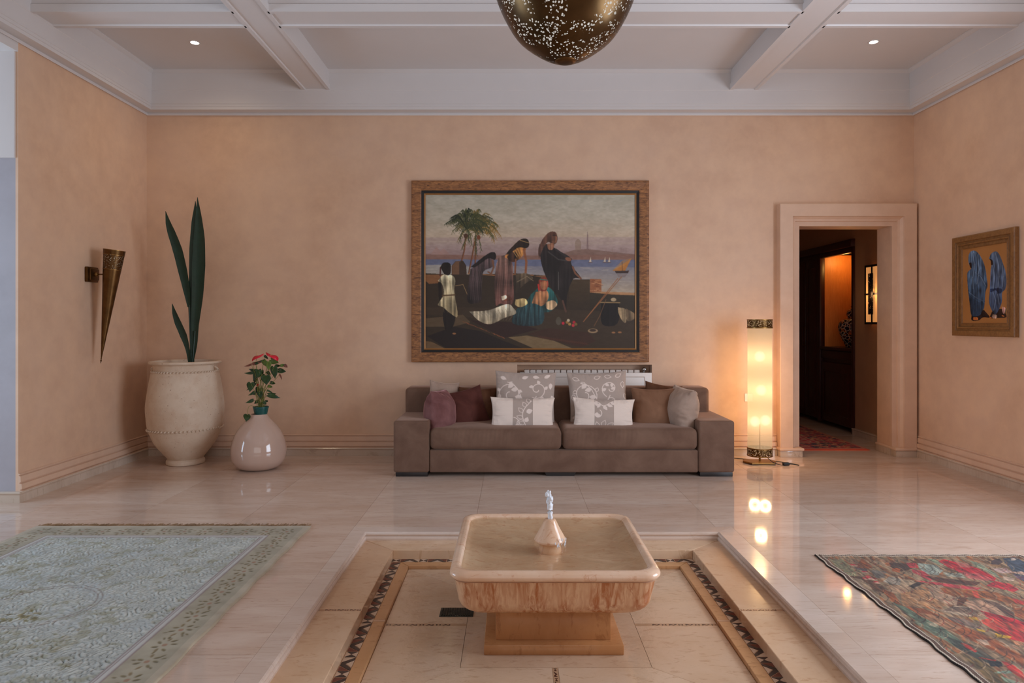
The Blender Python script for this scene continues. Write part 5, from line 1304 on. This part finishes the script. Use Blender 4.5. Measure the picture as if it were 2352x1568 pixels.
# ================================================================== TAPESTRY RUG
def tapestry():
    w_, l_ = 1.15, 1.75; NX, NY = 380, 560; x0, y0 = 1.68, 3.785
    def T(cx, cy):
        pxx, pyy = 1840+cx/4.594, 1240+cy/4.594; X, Y = floor_pt(pxx, pyy, .008); return ((X-x0)/w_*NX, (y0-Y)/l_*NY)
    c = Canvas(NX, NY, (158, 140, 118), T)
    pal = [(166, 140, 118), (186, 160, 138), (128, 104, 82), (166, 98, 54), (118, 74, 44), (140, 136, 112), (196, 176, 158), (92, 60, 42), (150, 96, 60), (180, 120, 80)]
    for k in range(1500):
        x, y = RNG.uniform(0, NX), RNG.uniform(0, NY); a = PI/2+RNG.uniform(-.5, .5)
        c.ell(x, y, RNG.uniform(6, 20), RNG.uniform(1.5, 4), a, pal[RNG.randint(len(pal))], .7, raw=True)
    def blob(pts, col, al=.92): c.poly(pts, col, al)
    blob([(300, 200), (440, 200), (580, 340), (570, 390), (470, 330), (380, 280)], (132, 138, 116))
    blob([(420, 330), (560, 320), (590, 390), (500, 380)], (124, 134, 108))
    blob([(640, 190), (720, 250), (760, 290), (700, 300), (600, 250)], (150, 86, 46)); blob([(730, 200), (850, 230), (990, 250), (930, 280), (800, 250)], (176, 158, 140), .8)
    blob([(880, 235), (960, 240), (1000, 262), (900, 268)], (206, 130, 76)); blob([(930, 235), (1130, 245), (1170, 300), (1060, 330), (940, 280)], (64, 40, 28), .85)
    blob([(400, 370), (620, 380), (760, 430), (860, 480), (930, 570), (800, 540), (640, 470), (500, 400)], (96, 62, 40), .85)
    for (x, y) in ((550, 260), (668, 330), (700, 380), (760, 405), (680, 400), (720, 395), (790, 440)): c.ell(x, y, 5, 3.5, 0, (198, 44, 66)); c.ell(x+18, y+10, 5, 3, 0, (210, 180, 170))
    blob([(520, 390), (640, 410), (720, 470), (770, 545), (680, 500), (570, 440)], (176, 162, 144)); blob([(560, 285), (700, 300), (690, 330), (600, 310)], (86, 84, 104), .8)
    blob([(740, 310), (900, 330), (880, 400), (780, 390)], (118, 122, 130), .7); blob([(960, 290), (1050, 300), (1040, 340), (960, 325)], (178, 98, 54))
    blob([(1100, 235), (1210, 240), (1240, 290), (1150, 290)], (206, 48, 70)); blob([(1230, 240), (1420, 260), (1500, 320), (1440, 370), (1320, 350), (1250, 300)], (166, 190, 194)); blob([(1160, 300), (1300, 330), (1390, 400), (1370, 430), (1290, 390), (1180, 340)], (196, 60, 78), .85)
    blob([(1190, 190), (1330, 200), (1300, 240), (1200, 235)], (110, 80, 60)); blob([(1330, 195), (1420, 200), (1520, 260), (1450, 260)], (134, 158, 142))
    blob([(1450, 220), (1500, 200), (1620, 225), (1760, 260), (1900, 310), (2060, 400), (2040, 430), (1860, 400), (1700, 350), (1560, 290)], (196, 20, 44)); blob([(1620, 220), (1760, 240), (1790, 290), (1680, 280)], (232, 160, 150), .8)
    blob([(1680, 330), (1880, 350), (2040, 410), (1960, 430), (1760, 400)], (216, 120, 124), .8); blob([(1500, 340), (1700, 350), (1740, 400), (1540, 380)], (160, 178, 178), .85)
    blob([(1300, 370), (1500, 400), (1700, 420), (1900, 440), (1840, 480), (1600, 460), (1440, 440)], (84, 48, 34), .9); blob([(1200, 425), (1400, 440), (1640, 470), (1900, 500), (1860, 525), (1600, 500), (1380, 460)], (206, 70, 88), .9)
    blob([(2040, 430), (2200, 460), (2300, 520), (2240, 545), (2060, 500), (1950, 480)], (200, 34, 56)); blob([(2000, 300), (2160, 290), (2240, 340), (2120, 350)], (196, 178, 186), .9)
    blob([(1780, 220), (1860, 230), (2060, 350), (2100, 400), (1960, 330), (1840, 270)], (140, 162, 146)); blob([(1880, 210), (2100, 240), (2160, 290), (2000, 270)], (144, 108, 74), .8)
    blob([(2010, 215), (2090, 190), (2130, 230), (2080, 260), (2010, 250)], (66, 54, 62)); blob([(2130, 190), (2260, 180), (2420, 260), (2420, 460), (2280, 400), (2210, 300), (2150, 240)], (60, 80, 112)); blob([(2210, 190), (2260, 185), (2270, 210), (2220, 215)], (220, 214, 216))
    blob([(2200, 330), (2330, 330), (2420, 350), (2420, 380), (2260, 350)], (226, 196, 186)); blob([(2220, 350), (2350, 380), (2420, 430), (2300, 410)], (120, 96, 132)); blob([(2130, 380), (2260, 400), (2240, 430), (2140, 420)], (226, 206, 196))
    blob([(930, 380), (1200, 440), (1160, 480), (1000, 470), (860, 440)], (166, 170, 172), .8); blob([(1060, 410), (1200, 420), (1180, 480), (1120, 500), (1040, 470)], (178, 162, 142)); blob([(1100, 500), (1230, 440), (1310, 450), (1170, 510)], (46, 34, 32))
    blob([(900, 480), (1080, 470), (1170, 500), (1100, 560), (960, 560)], (184, 160, 140), .85); blob([(840, 500), (980, 560), (1060, 690), (960, 640), (880, 560)], (156, 88, 46))
    blob([(1050, 560), (1240, 520), (1460, 540), (1580, 640), (1500, 700), (1260, 700), (1080, 690), (1060, 640)], (198, 156, 118), .85)
    for k in range(60): x, y = RNG.uniform(1080, 1500), RNG.uniform(540, 690); c.line([(x, y), (x+50, y+8)], 1.2, (228, 206, 184) if k % 2 else (130, 84, 56), .7)
    blob([(1330, 480), (1480, 470), (1680, 610), (1670, 690), (1520, 670), (1380, 600)], (184, 162, 146)); blob([(1460, 500), (1560, 495), (1700, 570), (1640, 600), (1520, 560)], (142, 84, 42)); blob([(1660, 600), (1760, 610), (1700, 690), (1640, 690)], (96, 56, 34))
    blob([(1700, 520), (2000, 540), (2352, 640), (2352, 690), (2100, 640), (1860, 600), (1720, 600)], (150, 90, 48), .9); blob([(1800, 530), (1860, 540), (1890, 610), (1840, 610)], (214, 90, 74))
    blob([(2230, 610), (2352, 640), (2352, 680), (2260, 660)], (188, 52, 50)); blob([(1740, 640), (1960, 620), (2100, 700), (2240, 830), (2100, 800), (1900, 740), (1760, 720)], (196, 164, 146))
    for k in range(26): t = k/25; c.line([(1900+t*180, 620+t*40), (2060+t*180, 700+t*60), (2180+t*70, 800+t*30)], 1.2, (86, 62, 52), .7); c.line([(1910+t*180, 622+t*40), (2070+t*180, 702+t*60)], 1.2, (232, 222, 212), .7)
    blob([(1480, 740), (1620, 690), (1800, 700), (1880, 800), (1780, 800), (1600, 780)], (200, 186, 172))
    for k in range(20): t = k/19; c.line([(1500+t*90, 740-t*40), (1700+t*90, 760-t*45), (1850+t*20, 810-t*60)], 1.1, (96, 74, 64), .7)
    blob([(2240, 720), (2352, 700), (2352, 830), (2260, 800)], (172, 100, 58)); blob([(1890, 740), (2060, 780), (2260, 830), (2400, 880), (2400, 960), (2200, 900), (1960, 810)], (194, 26, 46)); blob([(1900, 840), (2000, 820), (2400, 920), (2400, 1090), (2200, 1040), (2050, 950), (1920, 880)], (206, 78, 66)); blob([(2060, 920), (2200, 920), (2400, 990), (2400, 1080), (2200, 1040)], (196, 50, 56))
    blob([(1760, 810), (1850, 810), (1880, 850), (1800, 835)], (206, 172, 60)); blob([(2050, 980), (2230, 1015), (2200, 1035), (2050, 1020)], (214, 178, 46)); blob([(1540, 800), (1720, 830), (1880, 910), (1920, 950), (1740, 900), (1580, 850)], (130, 116, 112)); blob([(1850, 930), (1950, 950), (1940, 970), (1860, 950)], (206, 176, 70))
    blob([(1060, 690), (1300, 720), (1600, 850), (2000, 1040), (2352, 1230), (2352, 1330), (2100, 1200), (1700, 1010), (1350, 840)], (160, 92, 54), .92); blob([(1240, 760), (1460, 800), (1700, 920), (1620, 960), (1400, 880)], (196, 164, 140), .7)
    blob([(960, 650), (1100, 700), (1260, 800), (1500, 920), (1800, 1130), (2000, 1260), (2100, 1330), (1900, 1250), (1640, 1130), (1380, 960), (1180, 830)], (104, 130, 118), .92); blob([(1180, 850), (1400, 900), (1640, 1040), (1760, 1130), (1600, 1090), (1400, 1000)], (124, 150, 138), .8)
    blob([(1500, 1000), (1800, 1100), (2100, 1280), (2090, 1340), (1850, 1250), (1640, 1130)], (52, 56, 56), .6); blob([(1960, 1260), (2110, 1280), (2130, 1330), (2000, 1330)], (24, 22, 26))
    for k in range(12): x, y = 1320+RNG.uniform(0, 160), 830+RNG.uniform(0, 80); c.line([(x, y), (x+70, y+10)], 1.4, (230, 214, 198), .8)
    blob([(1680, 1080), (1740, 1085), (1860, 1170), (1840, 1185), (1740, 1130)], (196, 60, 48)); blob([(2110, 1270), (2200, 1290), (2352, 1400), (2352, 1470), (2200, 1370)], (206, 58, 56)); blob([(1870, 1230), (2060, 1262), (2050, 1275), (1880, 1240)], (206, 70, 50))
    blob([(1660, 1180), (1900, 1260), (2100, 1400), (2300, 1560), (2000, 1500), (1800, 1300)], (112, 96, 60), .85); blob([(2040, 1390), (2200, 1370), (2230, 1400), (2060, 1410)], (140, 180, 172)); blob([(2100, 1430), (2300, 1500), (2352, 1540), (2150, 1490)], (150, 186, 176), .8)
    blob([(1840, 1040), (1960, 1050), (1990, 1110), (1900, 1100)], (206, 196, 190), .8); blob([(2240, 1060), (2330, 1070), (2352, 1110), (2260, 1100)], (226, 170, 140))
    for k in range(900):   # couched threads
        x, y = RNG.uniform(15, NX-15), RNG.uniform(15, NY-15); a = PI/2+RNG.uniform(-.7, .7); l_2 = RNG.uniform(10, 34)
        pts = [(x+l_2*t*math.cos(a+.5*t), y+l_2*t*math.sin(a+.5*t)) for t in np.linspace(0, 1, 5)]
        c.line(pts, 1.0, ((206, 186, 166), (52, 38, 30), (84, 62, 46), (150, 100, 62), (60, 46, 38), (190, 176, 160), (150, 52, 52))[k % 7], .75, raw=True)
    grain = vnoise(NY, NX, (14, 3), 5, 2)-.5; g2 = vnoise(NY, NX, (9, 4), 6, 2)-.5
    lm = c.a.mean(-1, keepdims=True); c.a = (lm+(c.a-lm)*1.12)*np.array([1, .91, .80])*(.74+.55*grain[..., None]+.35*g2[..., None])
    X = c.X/NX*w_; Y = c.Y/NY*l_; d = np.minimum(np.minimum(X, w_-X), np.minimum(Y, l_-Y))
    bdm = d < .034; tw = np.sin((X+Y)*900)*.5+.5; c.a[bdm] = (np.array((70, 46, 34))*(1-.5*tw[..., None])+np.array((120, 82, 52))*.5*tw[..., None])[bdm]
    for off in (.008, .030):
        m = (np.abs(d-off) < .0022); c.a[m] = (206, 190, 168)
    c.a[d < .0055] = (34, 26, 24)
    return c, grain+g2, X, Y, d, x0, y0
cv, gr, X_, Y_, d_, x0, y0 = tapestry()
e = np.clip(1-d_/.05, 0, 1)
wl = (.0035*np.sin(Y_*26)+.0025*np.sin(Y_*61+1))*np.clip(1-X_/.1, 0, 1); wt_ = .003*np.sin(X_*70)*np.clip(1-Y_/.06, 0, 1)
Z = .007+.0016*gr+.0022*np.abs(np.sin((X_+Y_)*300))*(d_ < .034)+.002*np.sin(Y_*26+.5)*e*(e > 0)-.003*np.clip(1-d_/.006, 0, 1)
Pn = np.stack([x0+X_+wl, y0-Y_+wt_, np.clip(Z, .003, 1)], -1)
Pn = np.pad(Pn, ((1, 1), (1, 1), (0, 0)), mode='edge'); Pn[0, :, 2] = Pn[-1, :, 2] = .0005; Pn[:, 0, 2] = Pn[:, -1, 2] = .0005
Cn = np.pad(cv.a, ((1, 1), (1, 1), (0, 0)), mode='edge')
M_tap = m_paint('tapestry_wool', .85, .5, 600, .1)
tr_ = grid_mesh('tapestry_rug', [Pn[::-1]], [Cn[::-1]], M_tap, None, True)
tag(tr_, 'colourful tapestry rug in red, brown and blue with a dark braided edge', 'rug')

# ================================================================== HALL: RUNNER, CUPBOARD, GINGER JAR, LANTERN
def runner():
    w_, l_ = 1.3, 2.1; NX, NY = 200, 320; c = Canvas(NX, NY, (176, 20, 12)); X = c.X/NX*w_; Y = c.Y/NY*l_
    c.a[Y < .06] = (206, 70, 26); d = np.minimum(np.minimum(X, w_-X), Y-.06)
    n = vnoise(NY, NX, (4, 5), 61, 2); n2 = vnoise(NY, NX, (7, 9), 62, 2)
    m = (d > .02) & (d < .34); c.a[m] = np.where((n > .60)[..., None], np.array((190, 128, 76)), np.where((n2 > .56)[..., None], np.array((60, 12, 18)), np.array((170, 30, 18))))[m]
    for off in (.02, .34, .40): c.a[np.abs(d-off) < .008] = (190, 150, 110)
    m = (d > .36) & (np.sin(X*60)*np.sin(Y*45) > .45); c.a[m] = (180, 120, 90)
    c.a[X > w_-.02] = (176, 84, 50)
    return c
c = runner(); u, v = np.meshgrid(np.linspace(2.33, 3.63, c.w), np.linspace(6.89, 8.99, c.h))
Pn = np.stack([u, v, .008+.001*np.sin(u*40)], -1); Pn = np.pad(Pn, ((1, 1), (1, 1), (0, 0)), mode='edge'); Pn[0, :, 2] = Pn[-1, :, 2] = .0005; Pn[:, 0, 2] = Pn[:, -1, 2] = .0005
o = grid_mesh('hall_rug', [Pn], [np.pad(c.a, ((1, 1), (1, 1), (0, 0)), mode='edge')], M_tap, None, True)
tag(o, 'red patterned woven rug lying in the hall behind the doorway', 'rug')

cb = empty('cupboard', (HX+.2, 8.6, 0), 'dark mahogany built-in cupboard with a lit display niche, seen through the doorway', 'cupboard')
def cbx(name, x0, x1, y0, y1, z0, z1, parent=cb, mat=M_darkwood, bev=.003): return box(name, x0, x1, y0, y1, z0, z1, mat, parent, bev)
c0, c1, c2 = 7.87, 8.72, 9.85
cbx('post', HX-.012, HX+.05, c0-.01, c0+.045, 0, 2.20); cbx('side_panel', HX+.05, HX+.46, c0-.005, c0+.02, 0, 2.20)
cbx('post', HX-.012, HX+.05, c1, c1+.07, .03, 2.2); cbx('cornice', HX-.05, HX+.46, c0-.02, c2, 2.18, 2.265); cbx('rail', HX-.006, HX+.05, c0, c1, 2.12, 2.18)
M_niche = m_wood('honey_wood', L(206, 128, 62), L(226, 150, 80), (12, 12, 1), .45)
cbx('niche_side', HX+.05, HX+.45, c1+.0, c1+.02, .99, 2.16, cb, M_niche, 0); cbx('niche_back', HX+.44, HX+.46, c0, c1+.02, .99, 2.18, cb, M_niche, 0); cbx('niche_side', HX+.05, HX+.44, c0+.02, c0+.03, .99, 2.18, cb, M_niche, 0)
cbx('counter', HX-.012, HX+.46, c0+.045, c1, .955, .992)
dr_ = cbx('drawer', HX-.004, HX+.40, c0+.05, c1-.005, .85, .945)
cbx('carcass', HX+.03, HX+.45, c0+.05, c1, .05, .95, cb, M_darkwood, 0)
d1 = cbx('door', HX-.002, HX+.02, c0+.05, c1-.005, .06, .80); sweep('door_moulding', [(c0+.13, .16), (c1-.09, .16), (c1-.09, .70), (c0+.13, .70)], [(0, 0), (.008, .008), (.018, .002)], lambda a, b, d: (HX-.002-d, a, b), M_darkwood, d1, closed=True)
for k in range(3):
    y0_, y1_ = c1+.075+k*.36, c1+.075+k*.36+.35
    d_o = cbx('tall_door', HX-.01, HX+.02, y0_, y1_, .06, 2.12)
    sweep('door_moulding', [(y0_+.06, .16), (y1_-.06, .16), (y1_-.06, 2.02), (y0_+.06, 2.02)], [(0, 0), (.006, .006), (.014, .001)], lambda a, b, d: (HX-.01-d, a, b), M_darkwood, d_o, closed=True)
    hy = y1_-.03 if k == 0 else y0_+.03
    if k < 2: tube('handle', [(HX-.012, hy, .99), (HX-.036, hy, .995), (HX-.036, hy, 1.235), (HX-.012, hy, 1.24)], .006, M_gold, d_o)
cbx('carcass', HX+.02, HX+.45, c1+.07, c2, .05, 2.18, cb, M_darkwood, 0)
def m_ginger():
    t = NT('painted_porcelain'); v = t.coord('Object', (1, 1, 1)); vo = t.n('ShaderNodeTexVoronoi'); vo.inputs['Scale'].default_value = 22; vo.feature = 'DISTANCE_TO_EDGE'; t.l(v, vo.inputs['Vector'])
    col = t.mix(t.ramp(vo.outputs['Distance'], [(.05, BW(0)), (.09, BW(1))]), L(190, 178, 160), L(26, 26, 44))
    col = t.mix(t.ramp(t.noise(v, 14, 2, .5, 2), [(.56, BW(0)), (.6, BW(1))]), col, L(196, 110, 50))
    t.base(col, .15); return t.m
M_gin = m_ginger()
gj = empty('ginger_jar', (4.155, 8.30, .992), 'round lidded porcelain jar with dark scroll pattern in the lit cupboard niche', 'jar')
lathe('jar_body', smooth_profile([(0, .994), (.072, .994), (.078, 1.01), (.10, 1.06), (.142, 1.15), (.160, 1.23), (.150, 1.29), (.105, 1.335), (.058, 1.35), (.052, 1.38), (0, 1.38)], 4), 4.155, 8.30, M_gin, gj, 48, 60)
lathe('lid', smooth_profile([(.062, 1.375), (.066, 1.40), (.055, 1.44), (.030, 1.465), (.012, 1.475), (.018, 1.495), (.0, 1.51)], 4), 4.155, 8.30, M_gin, gj, 32, 60)
point('niche_lamp', (HX+.22, 8.48, 2.08), HALL_W*1.7, (1.0, .50, .13), .04)
# wall lantern
ln = empty('wall_lantern', (HX, 7.35, 1.6), 'glowing paper wall lantern with a black lattice frame on the hall wall', 'wall light')
M_iron = m_flat('black_iron', L(16, 12, 10), .5, .3)
M_paper = NT('lit_paper'); M_paper.base(L(240, 190, 130), .8); M_paper.b.inputs['Emission Color'].default_value = (1, .42, .13, 1); M_paper.b.inputs['Emission Strength'].default_value = .5; M_paper = M_paper.m
ly0, ly1, lz0, lz1 = 7.19, 7.495, 1.278, 1.925; lx = HX-.075
box('paper_panel', lx+.006, lx+.010, ly0+.01, ly1-.01, lz0+.01, lz1-.01, M_paper, ln)
for y in (ly0+.01, ly1-.01): box('paper_side', lx+.01, HX-.001, y-.002, y+.002, lz0+.01, lz1-.01, M_paper, ln)
fb = [(lx, lx+.012, ly0, ly0+.022, lz0, lz1), (lx, lx+.012, ly1-.022, ly1, lz0, lz1), (lx, lx+.012, ly0, ly1, lz0, lz0+.024), (lx, lx+.012, ly0, ly1, lz1-.024, lz1),
      (lx, HX-.001, ly0, ly0+.008, lz0, lz0+.02), (lx, HX-.001, ly1-.008, ly1, lz0, lz0+.02), (lx, HX-.001, ly0, ly0+.008, lz1-.02, lz1), (lx, HX-.001, ly1-.008, ly1, lz1-.02, lz1)]
boxes('frame', fb, M_iron, ln); ym = (ly0+ly1)/2+.003
box('crossbar', lx-.002, lx+.010, ly0, ly1, 1.597, 1.615, M_iron, ln); box('crossbar', lx-.002, lx+.010, ym-.010, ym+.010, lz0, lz1, M_iron, ln)
box('centre_plate', lx-.014, lx-.010, ym-.048, ym+.048, 1.385, 1.83, m_pierced('pierced_iron', L(26, 14, 10), 55, .33, .5), ln)
point('lantern_light', (HX-.13, 7.34, 1.6), HALL_W, (1.0, .58, .26), .05);
